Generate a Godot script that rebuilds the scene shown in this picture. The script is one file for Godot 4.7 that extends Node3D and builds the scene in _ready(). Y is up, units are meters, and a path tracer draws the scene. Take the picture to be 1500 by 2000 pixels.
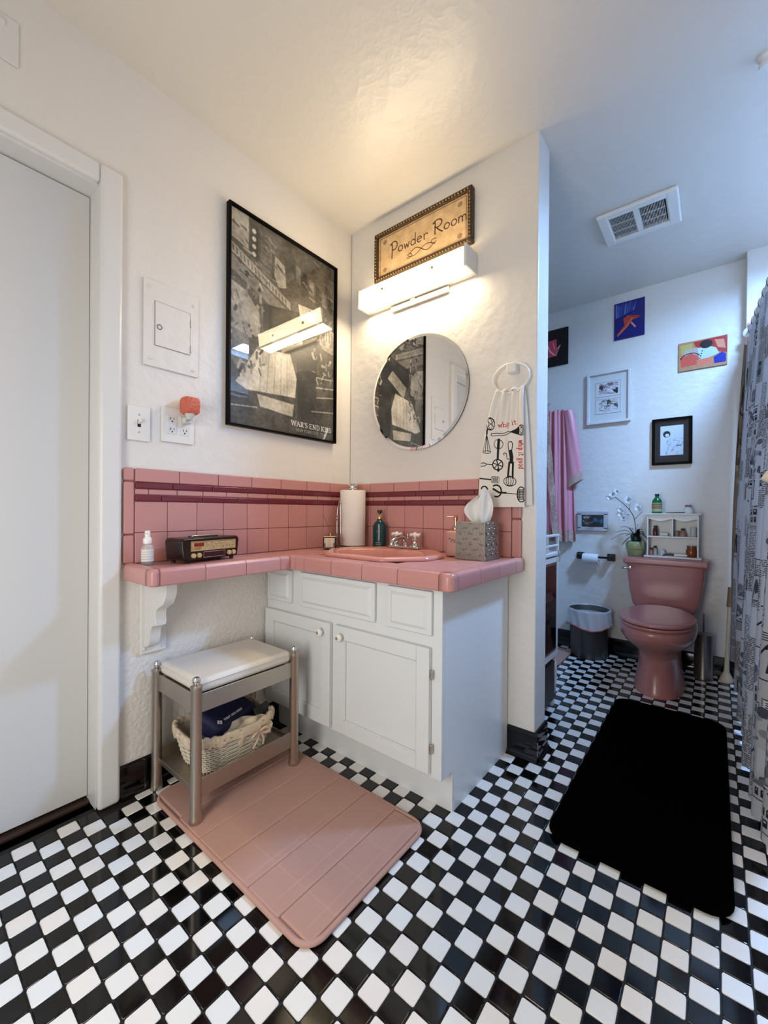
extends Node3D
# A bathroom with a pink tiled vanity corner, a checkerboard floor and a toilet room beyond. y up, metres.
# Corner of the vanity: x = 0 is the wall with the door, z = 0 is the wall with the mirror.

const H := 2.485            # ceiling height
const FLOOR_PITCH := 0.0527
const EYE := Vector3(1.5685, 0.9822, 1.6498)
const FOCAL := 807.634      # in pixels of the 1500 x 2000 frame

var M := {}
var used := {}
var rng := RandomNumberGenerator.new()
var eye_basis := Basis(Vector3(0.77961, 0.00736, -0.62622), Vector3(-0.00798, 0.99997, 0.00182), Vector3(0.62621, 0.00358, 0.77964))


# ---------------------------------------------------------------- mesh builder
class MB:
	var v := PackedVector3Array()
	var n := PackedVector3Array()
	var t := PackedVector2Array()
	var ix := PackedInt32Array()

	func p(a: Vector3, nn: Vector3, uv := Vector2.ZERO) -> int:
		v.append(a)
		n.append(nn)
		t.append(uv)
		return v.size() - 1

	func tri(a: int, b: int, c: int) -> void:
		var g := (v[b] - v[a]).cross(v[c] - v[a])
		if g.length_squared() < 1e-18:
			return
		if g.dot(n[a] + n[b] + n[c]) > 0.0:
			ix.append_array([a, c, b])
		else:
			ix.append_array([a, b, c])

	func quad(a: int, b: int, c: int, d: int) -> void:
		tri(a, b, c)
		tri(a, c, d)

	func face(a: Vector3, b: Vector3, c: Vector3, d: Vector3, nn: Vector3) -> void:
		quad(p(a, nn, Vector2(0, 1)), p(b, nn, Vector2(1, 1)), p(c, nn, Vector2(1, 0)), p(d, nn, Vector2(0, 0)))

	# box with softened edges: one chamfer ring whose normals turn from face to face
	func box(c: Vector3, s: Vector3, r := 0.0, B := Basis()) -> void:
		var h := s * 0.5
		r = minf(r, minf(h.x, minf(h.y, h.z)) * 0.98)
		var ids := {}
		for i in 3:
			var u := (i + 1) % 3
			var w := (i + 2) % 3
			for si in [-1, 1]:
				var nn := Vector3.ZERO
				nn[i] = si
				for su in [-1, 1]:
					for sw in [-1, 1]:
						var q := Vector3.ZERO
						q[i] = h[i] * si
						q[u] = (h[u] - r) * su
						q[w] = (h[w] - r) * sw
						var key := [0, 0, 0]
						key[i] = si
						key[u] = su
						key[w] = sw
						ids[[i, key[0], key[1], key[2]]] = p(c + B * q, B * nn, Vector2(q[u] + h[u], q[w] + h[w]))
				var k := func(a: int, b: int) -> int:
					var e := [0, 0, 0]
					e[i] = si
					e[u] = a
					e[w] = b
					return ids[[i, e[0], e[1], e[2]]]
				quad(k.call(-1, -1), k.call(1, -1), k.call(1, 1), k.call(-1, 1))
		if r <= 0.0:
			return
		for k in 3:
			var i := (k + 1) % 3
			var j := (k + 2) % 3
			for si in [-1, 1]:
				for sj in [-1, 1]:
					var e1 := [0, 0, 0]
					e1[i] = si
					e1[j] = sj
					e1[k] = -1
					var e2 := e1.duplicate()
					e2[k] = 1
					quad(ids[[i] + e1], ids[[i] + e2], ids[[j] + e2], ids[[j] + e1])
		for sx in [-1, 1]:
			for sy in [-1, 1]:
				for sz in [-1, 1]:
					tri(ids[[0, sx, sy, sz]], ids[[1, sx, sy, sz]], ids[[2, sx, sy, sz]])

	# box with truly round edges, k steps each
	func rbox(c: Vector3, s: Vector3, r: float, k := 3, B := Basis()) -> void:
		var h := s * 0.5
		r = minf(r, minf(h.x, minf(h.y, h.z)) * 0.999)
		for i in 3:
			var u := (i + 1) % 3
			var w := (i + 2) % 3
			var lu := _steps(h[u], r, k)
			var lw := _steps(h[w], r, k)
			for si in [-1, 1]:
				var rows := []
				for a in lu:
					var row := []
					for b in lw:
						var q := Vector3.ZERO
						q[i] = h[i] * si
						q[u] = a
						q[w] = b
						var inner := q.clamp(-(h - Vector3.ONE * r), h - Vector3.ONE * r)
						var d := (q - inner).normalized()
						row.append(p(c + B * (inner + d * r), B * d, Vector2(a + h[u], b + h[w])))
					rows.append(row)
				for a in lu.size() - 1:
					for b in lw.size() - 1:
						quad(rows[a][b], rows[a + 1][b], rows[a + 1][b + 1], rows[a][b + 1])

	func _steps(h: float, r: float, k: int) -> Array:
		var l := []
		for a in k + 1:
			l.append(-h + r - r * tan(PI / 4 * (1.0 - float(a) / k)))
		for a in k + 1:
			l.append(h - r + r * tan(PI / 4 * float(a) / k))
		return l

	# profile of (radius, height) turned about y
	func lathe(prof: Array, seg := 24, xf := Transform3D(), sharp := 0.75) -> void:
		var m := prof.size()
		var sn := []
		for i in m - 1:
			var d: Vector2 = prof[i + 1] - prof[i]
			sn.append(Vector2(d.y, -d.x).normalized())
		for i in m - 1:
			var n0: Vector2 = sn[i]
			var n1: Vector2 = sn[i]
			if i > 0 and sn[i].dot(sn[i - 1]) > sharp:
				n0 = (sn[i] + sn[i - 1]).normalized()
			if i < m - 2 and sn[i].dot(sn[i + 1]) > sharp:
				n1 = (sn[i] + sn[i + 1]).normalized()
			var ra := []
			var rb := []
			for s in seg + 1:
				var a := TAU * s / seg
				var ca := cos(a)
				var sa := sin(a)
				var pa: Vector2 = prof[i]
				var pb: Vector2 = prof[i + 1]
				ra.append(p(xf * Vector3(pa.x * ca, pa.y, pa.x * sa), xf.basis * Vector3(n0.x * ca, n0.y, n0.x * sa), Vector2(float(s) / seg, float(i) / (m - 1))))
				rb.append(p(xf * Vector3(pb.x * ca, pb.y, pb.x * sa), xf.basis * Vector3(n1.x * ca, n1.y, n1.x * sa), Vector2(float(s) / seg, float(i + 1) / (m - 1))))
			for s in seg:
				quad(ra[s], ra[s + 1], rb[s + 1], rb[s])

	func tube(pts: Array, rad: Variant, seg := 8, closed := false) -> void:
		var m := pts.size()
		var up := Vector3.UP
		var rings := []
		var prev := Vector3.ZERO
		for i in m:
			var a: Vector3 = pts[(i - 1 + m) % m] if closed else pts[maxi(i - 1, 0)]
			var b: Vector3 = pts[(i + 1) % m] if closed else pts[mini(i + 1, m - 1)]
			var d := (b - a).normalized()
			if i == 0:
				up = Vector3.UP if absf(d.y) < 0.9 else Vector3.RIGHT
				prev = d.cross(up).normalized()
			prev = (prev - d * prev.dot(d)).normalized()
			var bi := d.cross(prev)
			var r: float = rad[i] if rad is Array else rad
			var ring := []
			for s in seg:
				var w := TAU * s / seg
				var nn := prev * cos(w) + bi * sin(w)
				ring.append(p(pts[i] + nn * r, nn, Vector2(float(s) / seg, float(i) / m)))
			rings.append(ring)
			if not closed and (i == 0 or i == m - 1):
				var nd := -d if i == 0 else d
				var cc := p(pts[i], nd)
				var cap := []
				for s in seg:
					cap.append(p(v[ring[s]], nd))
				for s in seg:
					tri(cc, cap[s], cap[(s + 1) % seg])
		for i in (m if closed else m - 1):
			for s in seg:
				quad(rings[i][s], rings[i][(s + 1) % seg], rings[(i + 1) % m][(s + 1) % seg], rings[(i + 1) % m][s])

	# outline in xy pushed along z
	func prism(poly: PackedVector2Array, z0: float, z1: float, xf := Transform3D(), bev := 0.0, smooth := false) -> void:
		var m := poly.size()
		var area := 0.0
		var lo := poly[0]
		var hi := poly[0]
		for i in m:
			area += poly[i].cross(poly[(i + 1) % m])
			lo = lo.min(poly[i])
			hi = hi.max(poly[i])
		var sg := signf(area)
		var inset := PackedVector2Array()
		for i in m:
			var d0 := (poly[i] - poly[(i - 1 + m) % m]).normalized()
			var d1 := (poly[(i + 1) % m] - poly[i]).normalized()
			var n0 := Vector2(d0.y, -d0.x) * sg
			var n1 := Vector2(d1.y, -d1.x) * sg
			var mm := (n0 + n1).normalized()
			inset.append(poly[i] - mm * bev / maxf(mm.dot(n0), 0.4))
		var idx := Geometry2D.triangulate_polygon(inset)
		for side in [0, 1]:
			var z: float = z1 if side else z0
			var nn := xf.basis * Vector3(0, 0, 1 if side else -1)
			var ids := []
			for q in inset:
				var uv := (q - lo) / (hi - lo)
				ids.append(p(xf * Vector3(q.x, q.y, z), nn, Vector2(uv.x, 1.0 - uv.y)))
			for i in range(0, idx.size(), 3):
				tri(ids[idx[i]], ids[idx[i + 1]], ids[idx[i + 2]])
		for i in m:
			var j := (i + 1) % m
			var d := (poly[j] - poly[i]).normalized()
			var s2 := Vector2(d.y, -d.x) * sg
			var nn := xf.basis * Vector3(s2.x, s2.y, 0)
			var na := nn
			var nb := nn
			if smooth:
				var d0 := (poly[i] - poly[(i - 1 + m) % m]).normalized()
				var d2 := (poly[(j + 1) % m] - poly[j]).normalized()
				if d0.dot(d) > 0.7:
					na = (nn + xf.basis * Vector3(d0.y, -d0.x, 0) * sg).normalized()
				if d2.dot(d) > 0.7:
					nb = (nn + xf.basis * Vector3(d2.y, -d2.x, 0) * sg).normalized()
			var a := p(xf * Vector3(poly[i].x, poly[i].y, z0 + bev), na)
			var b := p(xf * Vector3(poly[j].x, poly[j].y, z0 + bev), nb)
			var c := p(xf * Vector3(poly[j].x, poly[j].y, z1 - bev), nb)
			var e := p(xf * Vector3(poly[i].x, poly[i].y, z1 - bev), na)
			quad(a, b, c, e)
			if bev > 0.0:
				var f := p(xf * Vector3(inset[i].x, inset[i].y, z1), xf.basis * Vector3(0, 0, 1))
				var g := p(xf * Vector3(inset[j].x, inset[j].y, z1), xf.basis * Vector3(0, 0, 1))
				quad(e, c, g, f)
				f = p(xf * Vector3(inset[i].x, inset[i].y, z0), xf.basis * Vector3(0, 0, -1))
				g = p(xf * Vector3(inset[j].x, inset[j].y, z0), xf.basis * Vector3(0, 0, -1))
				quad(a, b, g, f)

	# closed rings of points joined into a skin; the normals point away from the ring centres
	func loft(rings: Array, cap0 := true, cap1 := true, flip := false) -> void:
		var m := rings.size()
		var k: int = rings[0].size()
		var ids := []
		var cen := []
		for r in rings:
			var c := Vector3.ZERO
			for q in r:
				c += q
			cen.append(c / k)
		for i in m:
			var row := []
			for s in k:
				var du: Vector3 = rings[i][(s + 1) % k] - rings[i][(s - 1 + k) % k]
				var dv: Vector3 = rings[mini(i + 1, m - 1)][s] - rings[maxi(i - 1, 0)][s]
				var nn := du.cross(dv).normalized()
				row.append(p(rings[i][s], nn, Vector2(float(s) / k, float(i) / (m - 1))))
			ids.append(row)
		# one sense for all: that of the widest ring against its centre
		var sc := 0.0
		for i in m:
			for s in k:
				var away: Vector3 = rings[i][s] - cen[i]
				sc += n[ids[i][s]].dot(away)
		if (sc < 0.0) != flip:
			for i in m:
				for s in k:
					n[ids[i][s]] = -n[ids[i][s]]
		for i in m - 1:
			for s in k:
				quad(ids[i][s], ids[i][(s + 1) % k], ids[i + 1][(s + 1) % k], ids[i + 1][s])
		for e in [[cap0, 0, 1], [cap1, m - 1, m - 2]]:
			if e[0]:
				var nn: Vector3 = (cen[e[1]] - cen[e[2]]).normalized() * (-1.0 if flip else 1.0)
				var cc := p(cen[e[1]], nn, Vector2(0.5, 0.5))
				var cap := []
				for s in k:
					cap.append(p(rings[e[1]][s], nn))
				for s in k:
					tri(cc, cap[s], cap[(s + 1) % k])

	# sheet of points [row][column], made thick by th
	func sheet(P: Array, th := 0.0) -> void:
		var a := P.size()
		var b: int = P[0].size()
		var nn := []
		for i in a:
			var row := []
			for j in b:
				var du: Vector3 = P[mini(i + 1, a - 1)][j] - P[maxi(i - 1, 0)][j]
				var dv: Vector3 = P[i][mini(j + 1, b - 1)] - P[i][maxi(j - 1, 0)]
				row.append(du.cross(dv).normalized())
			nn.append(row)
		var sides := [1.0] if th == 0.0 else [1.0, -1.0]
		for s in sides:
			var ids := []
			for i in a:
				var row := []
				for j in b:
					row.append(p(P[i][j] + nn[i][j] * th * 0.5 * s, nn[i][j] * s, Vector2(float(j) / (b - 1), float(i) / (a - 1))))
				ids.append(row)
			for i in a - 1:
				for j in b - 1:
					quad(ids[i][j], ids[i + 1][j], ids[i + 1][j + 1], ids[i][j + 1])
		if th > 0.0:
			var rim := []
			for j in b:
				rim.append([0, j])
			for i in range(1, a):
				rim.append([i, b - 1])
			for j in range(b - 2, -1, -1):
				rim.append([a - 1, j])
			for i in range(a - 2, 0, -1):
				rim.append([i, 0])
			for e in rim.size():
				var q: Array = rim[e]
				var w: Array = rim[(e + 1) % rim.size()]
				var x0: Vector3 = P[q[0]][q[1]]
				var x1: Vector3 = P[w[0]][w[1]]
				var m0: Vector3 = nn[q[0]][q[1]] * th * 0.5
				var m1: Vector3 = nn[w[0]][w[1]] * th * 0.5
				var out := (x1 - x0).cross(m0).normalized()
				var uv := Vector2(float(q[1]) / (b - 1), float(q[0]) / (a - 1))
				quad(p(x0 + m0, out, uv), p(x1 + m1, out, uv), p(x1 - m1, out, uv), p(x0 - m0, out, uv))

	func mesh() -> ArrayMesh:
		var arr := []
		arr.resize(Mesh.ARRAY_MAX)
		arr[Mesh.ARRAY_VERTEX] = v
		arr[Mesh.ARRAY_NORMAL] = n
		arr[Mesh.ARRAY_TEX_UV] = t
		arr[Mesh.ARRAY_INDEX] = ix
		var m := ArrayMesh.new()
		m.add_surface_from_arrays(Mesh.PRIMITIVE_TRIANGLES, arr)
		return m


# ---------------------------------------------------------------- scene helpers
func numbered(called: String) -> String:
	used[called] = used.get(called, -1) + 1
	return called if used[called] == 0 else "%s_%03d" % [called, used[called]]


func thing(called: String, label: String, category: String, at := Vector3.ZERO, turn := 0.0, group := "") -> Node3D:
	var o := Node3D.new()
	o.name = numbered(called)
	add_child(o)
	o.position = at
	o.rotation.y = turn
	o.set_meta("label", label)
	o.set_meta("category", category)
	if group:
		o.set_meta("group", group)
	return o


func part(parent: Node, called: String, m: Mesh, material: Material, label := "") -> MeshInstance3D:
	var o := MeshInstance3D.new()
	o.name = called
	o.mesh = m
	o.material_override = material
	parent.add_child(o, true)
	if label:
		o.set_meta("label", label)
	return o


func put(parent: Node, called: String, b: MB, material: Material, label := "") -> MeshInstance3D:
	return part(parent, called, b.mesh(), material, label)


func struct(called: String, b: MB, material: Material, label: String) -> MeshInstance3D:
	var o := put(self, numbered(called), b, material, label)
	o.set_meta("kind", "structure")
	o.set_meta("category", called.get_slice("_", 0))
	return o


func solo(called: String, b: MB, material: Material, label: String, category: String, at := Vector3.ZERO, turn := 0.0, group := "") -> MeshInstance3D:
	var o := put(self, numbered(called), b, material, label)
	o.position = at
	o.rotation.y = turn
	o.set_meta("category", category)
	if group:
		o.set_meta("group", group)
	return o


func bx(c: Vector3, s: Vector3, r := 0.0, B := Basis()) -> MB:
	var b := MB.new()
	b.box(c, s, r, B)
	return b


func rb(c: Vector3, s: Vector3, r: float, k := 3, B := Basis()) -> MB:
	var b := MB.new()
	b.rbox(c, s, r, k, B)
	return b


func span(a: Vector3, c: Vector3, r := 0.0) -> MB:   # box between two corners
	return bx((a + c) * 0.5, (c - a).abs(), r)


func lt(prof: Array, seg := 24, xf := Transform3D()) -> MB:
	var b := MB.new()
	b.lathe(prof, seg, xf)
	return b


func tb(pts: Array, r: Variant, seg := 8, closed := false) -> MB:
	var b := MB.new()
	b.tube(pts, r, seg, closed)
	return b


func pr(poly: Array, z0: float, z1: float, xf := Transform3D(), bev := 0.0) -> MB:
	var b := MB.new()
	b.prism(PackedVector2Array(poly), z0, z1, xf, bev, true)
	return b


func at(x: float, y: float, z: float) -> Transform3D:
	return Transform3D(Basis(), Vector3(x, y, z))


func curve(pts: Array, n := 8) -> Array:   # smooth line through points
	var out := []
	for i in pts.size() - 1:
		var a: Vector3 = pts[maxi(i - 1, 0)]
		var b: Vector3 = pts[i]
		var c: Vector3 = pts[i + 1]
		var d: Vector3 = pts[mini(i + 2, pts.size() - 1)]
		for k in n:
			out.append(b.cubic_interpolate(c, a, d, float(k) / n))
	out.append(pts[-1])
	return out


func lettering(parent: Node, said: String, height: float, xf: Transform3D, material: Material, serif := false, bold := false) -> MeshInstance3D:
	var tm := TextMesh.new()
	var f := SystemFont.new()
	f.font_names = PackedStringArray(["Droid Serif" if serif else "Droid Sans"])
	if bold:
		f.font_weight = 700
	tm.font = f
	tm.text = said
	tm.font_size = 32
	tm.pixel_size = height / 23.0
	tm.depth = 0.0006
	tm.curve_step = 2.0
	var o := part(parent, "lettering", tm, material)
	o.transform = xf
	return o


func mat(key: String, c: Color, rough := 0.5, metal := 0.0) -> StandardMaterial3D:
	var m := StandardMaterial3D.new()
	m.resource_name = key
	m.albedo_color = c
	m.roughness = rough
	m.metallic = metal
	M[key] = m
	return m


func relief(m: StandardMaterial3D, tex: Texture2D, cm: float, per_metre: float) -> void:
	m.heightmap_enabled = true
	m.heightmap_texture = tex
	m.heightmap_scale = cm
	m.uv1_triplanar = true
	m.uv1_world_triplanar = true
	m.uv1_scale = Vector3.ONE * per_metre


func noise_tex(freq: float, octaves := 4, size := 512, s := 1, type := FastNoiseLite.TYPE_SIMPLEX_SMOOTH, fractal := FastNoiseLite.FRACTAL_FBM) -> ImageTexture:
	var f := FastNoiseLite.new()
	f.seed = s
	f.noise_type = type
	f.frequency = freq
	f.fractal_type = fractal
	f.fractal_octaves = octaves
	return ImageTexture.create_from_image(f.get_seamless_image(size, size))


func ink(im: Image, pts: Array, w: float, c: Color) -> void:   # a round-ended line through points given in pixels
	for i in pts.size() - 1:
		var a: Vector2 = pts[i]
		var b: Vector2 = pts[i + 1]
		var k := maxi(1, int(ceil(a.distance_to(b) / maxf(w * 0.4, 0.7))))
		for s in k + 1:
			dot(im, a.lerp(b, float(s) / k), w * 0.5, c)


func dot(im: Image, q: Vector2, r: float, c: Color) -> void:
	var x0 := maxi(0, int(q.x - r))
	var x1 := mini(im.get_width() - 1, int(q.x + r))
	var y0 := maxi(0, int(q.y - r))
	var y1 := mini(im.get_height() - 1, int(q.y + r))
	for y in range(y0, y1 + 1):
		for x in range(x0, x1 + 1):
			if Vector2(x + 0.5, y + 0.5).distance_squared_to(q) <= r * r + 0.3:
				im.set_pixel(x, y, c)


func arc(c: Vector2, rx: float, ry: float, a0: float, a1: float, k := 24) -> Array:
	var l := []
	for i in k + 1:
		var a := lerpf(a0, a1, float(i) / k)
		l.append(c + Vector2(cos(a) * rx, sin(a) * ry))
	return l


func blob(im: Image, pts: Array, c: Color) -> void:   # filled outline
	var poly := PackedVector2Array(pts)
	var lo := poly[0]
	var hi := poly[0]
	for q in poly:
		lo = lo.min(q)
		hi = hi.max(q)
	for y in range(maxi(0, int(lo.y)), mini(im.get_height() - 1, int(hi.y)) + 1):
		for x in range(maxi(0, int(lo.x)), mini(im.get_width() - 1, int(hi.x)) + 1):
			if Geometry2D.is_point_in_polygon(Vector2(x + 0.5, y + 0.5), poly):
				im.set_pixel(x, y, c)


func speckle(im: Image, amount: float, s: int, freq := 0.05) -> void:
	var f := FastNoiseLite.new()
	f.seed = s
	f.frequency = freq
	for y in im.get_height():
		for x in im.get_width():
			var c := im.get_pixel(x, y)
			var d := f.get_noise_2d(x, y) * amount
			im.set_pixel(x, y, Color(clampf(c.r + d, 0, 1), clampf(c.g + d, 0, 1), clampf(c.b + d, 0, 1)))


func printed(key: String, im: Image, rough := 0.6) -> StandardMaterial3D:
	var m := mat(key, Color.WHITE, rough)
	m.albedo_texture = ImageTexture.create_from_image(im)
	m.texture_repeat = false
	return m


func canvas(w: int, h: int, c: Color) -> Image:
	var im := Image.create_empty(w, h, false, Image.FORMAT_RGB8)
	im.fill(c)
	return im


# ---------------------------------------------------------------- the scene
func _ready() -> void:
	rng.seed = 7
	set_view_and_light()
	make_materials()
	build_shell()
	build_floor_tiles()
	build_door()
	build_backsplash()
	build_countertop()
	build_vanity()
	build_sink_and_faucet()
	build_left_wall_things()
	build_back_wall_things()
	build_counter_things()
	build_stool()
	build_rugs()
	build_toilet()
	build_toilet_shelf()
	build_far_wall_things()
	build_tub_corner()


func set_view_and_light() -> void:
	var cam := Camera3D.new()
	cam.name = "camera"
	cam.transform = Transform3D(eye_basis.orthonormalized(), EYE)
	cam.fov = rad_to_deg(2.0 * atan(1000.0 / FOCAL))
	cam.near = 0.02
	cam.current = true
	add_child(cam)
	var env := Environment.new()
	var sky := Sky.new()
	var ps := PhysicalSkyMaterial.new()
	sky.sky_material = ps
	env.background_mode = Environment.BG_SKY
	env.sky = sky
	env.tonemap_mode = Environment.TONE_MAPPER_LINEAR
	env.tonemap_exposure = 1.12
	env.sdfgi_enabled = true
	env.ssao_enabled = true
	env.ssil_enabled = true
	var we := WorldEnvironment.new()
	we.name = "environment"
	we.environment = env
	add_child(we)
	# daylight of a clear sky falling through the roof light over the tub
	area_light("skylight_daylight", Vector3(1.98, 2.535, -0.63), Vector3(0, -1, 0), Vector2(0.26, 0.26), Color(0.58, 0.765, 1.0), 6.2)
	# daylight of the window behind the photographer, facing the vanity
	area_light("window_daylight", Vector3(1.00, 0.98, 2.375), Vector3(0, -0.05, -1), Vector2(0.66, 1.16), Color(1.0, 0.99, 0.965), 1.4)
	# warm fluorescent tube of the vanity fitting: its front and its underside
	area_light("vanity_tube_front", Vector3(0.445, 2.052, 0.106), Vector3(0, -0.15, 1), Vector2(0.58, 0.075), Color(1.0, 0.91, 0.755), 0.22)
	area_light("vanity_tube_under", Vector3(0.445, 2.004, 0.055), Vector3(0, -1, 0.15), Vector2(0.58, 0.07), Color(1.0, 0.91, 0.755), 0.44)
	area_light("vanity_tube_over", Vector3(0.445, 2.106, 0.068), Vector3(0, 1, 0.35), Vector2(0.58, 0.05), Color(1.0, 0.91, 0.755), 0.10)


func area_light(called: String, pos: Vector3, dir: Vector3, size: Vector2, c: Color, energy: float) -> void:
	var l := AreaLight3D.new()
	l.name = called
	l.area_size = size
	l.light_color = c
	l.light_energy = energy
	l.area_range = 12.0
	l.area_attenuation = 2.0
	l.shadow_enabled = true
	add_child(l)
	var up := Vector3.UP if absf(dir.normalized().y) < 0.9 else Vector3.FORWARD
	l.transform = Transform3D(Basis.looking_at(dir.normalized(), up), pos)


func make_materials() -> void:
	var plaster := noise_tex(0.012, 5, 512, 3)
	var knock := noise_tex(0.03, 4, 512, 9)
	var trowel := noise_tex(0.010, 4, 512, 5, FastNoiseLite.TYPE_SIMPLEX_SMOOTH, FastNoiseLite.FRACTAL_RIDGED)
	var pile := noise_tex(0.35, 2, 512, 11)
	var w := mat("wall_paint", Color(0.885, 0.868, 0.845), 0.38)
	relief(w, plaster, 0.18, 2.2)
	var w2 := mat("wall_paint_textured", Color(0.885, 0.868, 0.845), 0.42)
	relief(w2, knock, 0.22, 3.0)
	var c := mat("ceiling_paint", Color(0.86, 0.845, 0.815), 0.34)
	relief(c, trowel, 0.16, 1.3)
	mat("gloss_white", Color(0.87, 0.865, 0.855), 0.30)
	mat("door_paint", Color(0.83, 0.825, 0.815), 0.45)
	mat("cabinet_paint", Color(0.87, 0.88, 0.88), 0.34)
	mat("plate_white", Color(0.90, 0.89, 0.87), 0.35)
	mat("grout_dark", Color(0.06, 0.055, 0.055), 0.7)
	for k in 3:
		var f := mat("floor_white_%d" % k, [Color(0.93, 0.925, 0.905), Color(0.935, 0.915, 0.89), Color(0.92, 0.925, 0.92)][k], 0.12)
		f.metallic_specular = 0.45
	mat("floor_black", Color(0.022, 0.022, 0.024), 0.08)
	var fs := mat("floor_mixed", Color.WHITE, 0.11)
	fs.vertex_color_use_as_albedo = true
	mat("base_black", Color(0.02, 0.02, 0.021), 0.10)
	for k in 3:
		mat("pink_tile_%d" % k, [Color(0.765, 0.545, 0.525), Color(0.755, 0.535, 0.515), Color(0.775, 0.555, 0.535)][k], 0.28)
	mat("pink_grout", Color(0.50, 0.31, 0.29), 0.75)
	mat("counter_grout", Color(0.86, 0.70, 0.66), 0.75)
	mat("maroon_tile", Color(0.44, 0.165, 0.20), 0.18)
	mat("sink_pink", Color(0.83, 0.575, 0.525), 0.14)
	mat("toilet_pink", Color(0.695, 0.465, 0.45), 0.18)
	mat("chrome", Color(0.82, 0.82, 0.82), 0.08, 1.0)
	mat("nickel", Color(0.76, 0.715, 0.665), 0.36, 1.0)
	mat("porcelain", Color(0.93, 0.92, 0.90), 0.12)
	mat("black_plastic", Color(0.03, 0.03, 0.032), 0.3)
	mat("black_frame", Color(0.02, 0.018, 0.017), 0.4).metallic_specular = 0.2
	mat("dark_gap", Color(0.05, 0.045, 0.04), 0.9)
	mat("mirror_silver", Color(0.93, 0.93, 0.93), 0.015, 1.0)
	var g := mat("clear_pane", Color(0, 0, 0, 0.02), 0.02)
	g.transparency = BaseMaterial3D.TRANSPARENCY_ALPHA
	var d := mat("lamp_diffuser", Color(0.95, 0.93, 0.88), 0.4)
	d.emission_enabled = true
	d.emission = Color(1.0, 0.86, 0.62)
	d.emission_energy_multiplier = 2.6
	var sk := mat("skylight_acrylic", Color(0.9, 0.93, 0.96), 0.4)
	sk.emission_enabled = true
	sk.emission = Color(0.60, 0.78, 1.0)
	sk.emission_energy_multiplier = 3.0
	var wp := mat("window_pane", Color(0.92, 0.94, 0.96), 0.5)
	wp.emission_enabled = true
	wp.emission = Color(1.0, 0.97, 0.93)
	wp.emission_energy_multiplier = 1.2
	var mt := mat("pink_mat", Color(0.775, 0.605, 0.55), 0.95)
	relief(mt, pile, 0.12, 9.0)
	mt.rim_enabled = true
	mt.rim = 0.35
	mt.rim_tint = 0.7
	var br := mat("black_pile", Color(0.016, 0.016, 0.017), 0.98)
	relief(br, pile, 0.25, 7.0)
	br.metallic_specular = 0.05
	var vi := mat("vinyl", Color(0.86, 0.835, 0.795), 0.5)
	relief(vi, pile, 0.01, 6.0)
	mat("steel", Color(0.74, 0.705, 0.66), 0.36, 1.0)
	mat("wicker", Color(0.86, 0.82, 0.74), 0.6)
	mat("text_white", Color(0.93, 0.93, 0.92), 0.6)
	mat("text_red", Color(0.72, 0.09, 0.11), 0.8)
	mat("text_dark", Color(0.16, 0.10, 0.06), 0.7)


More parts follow.
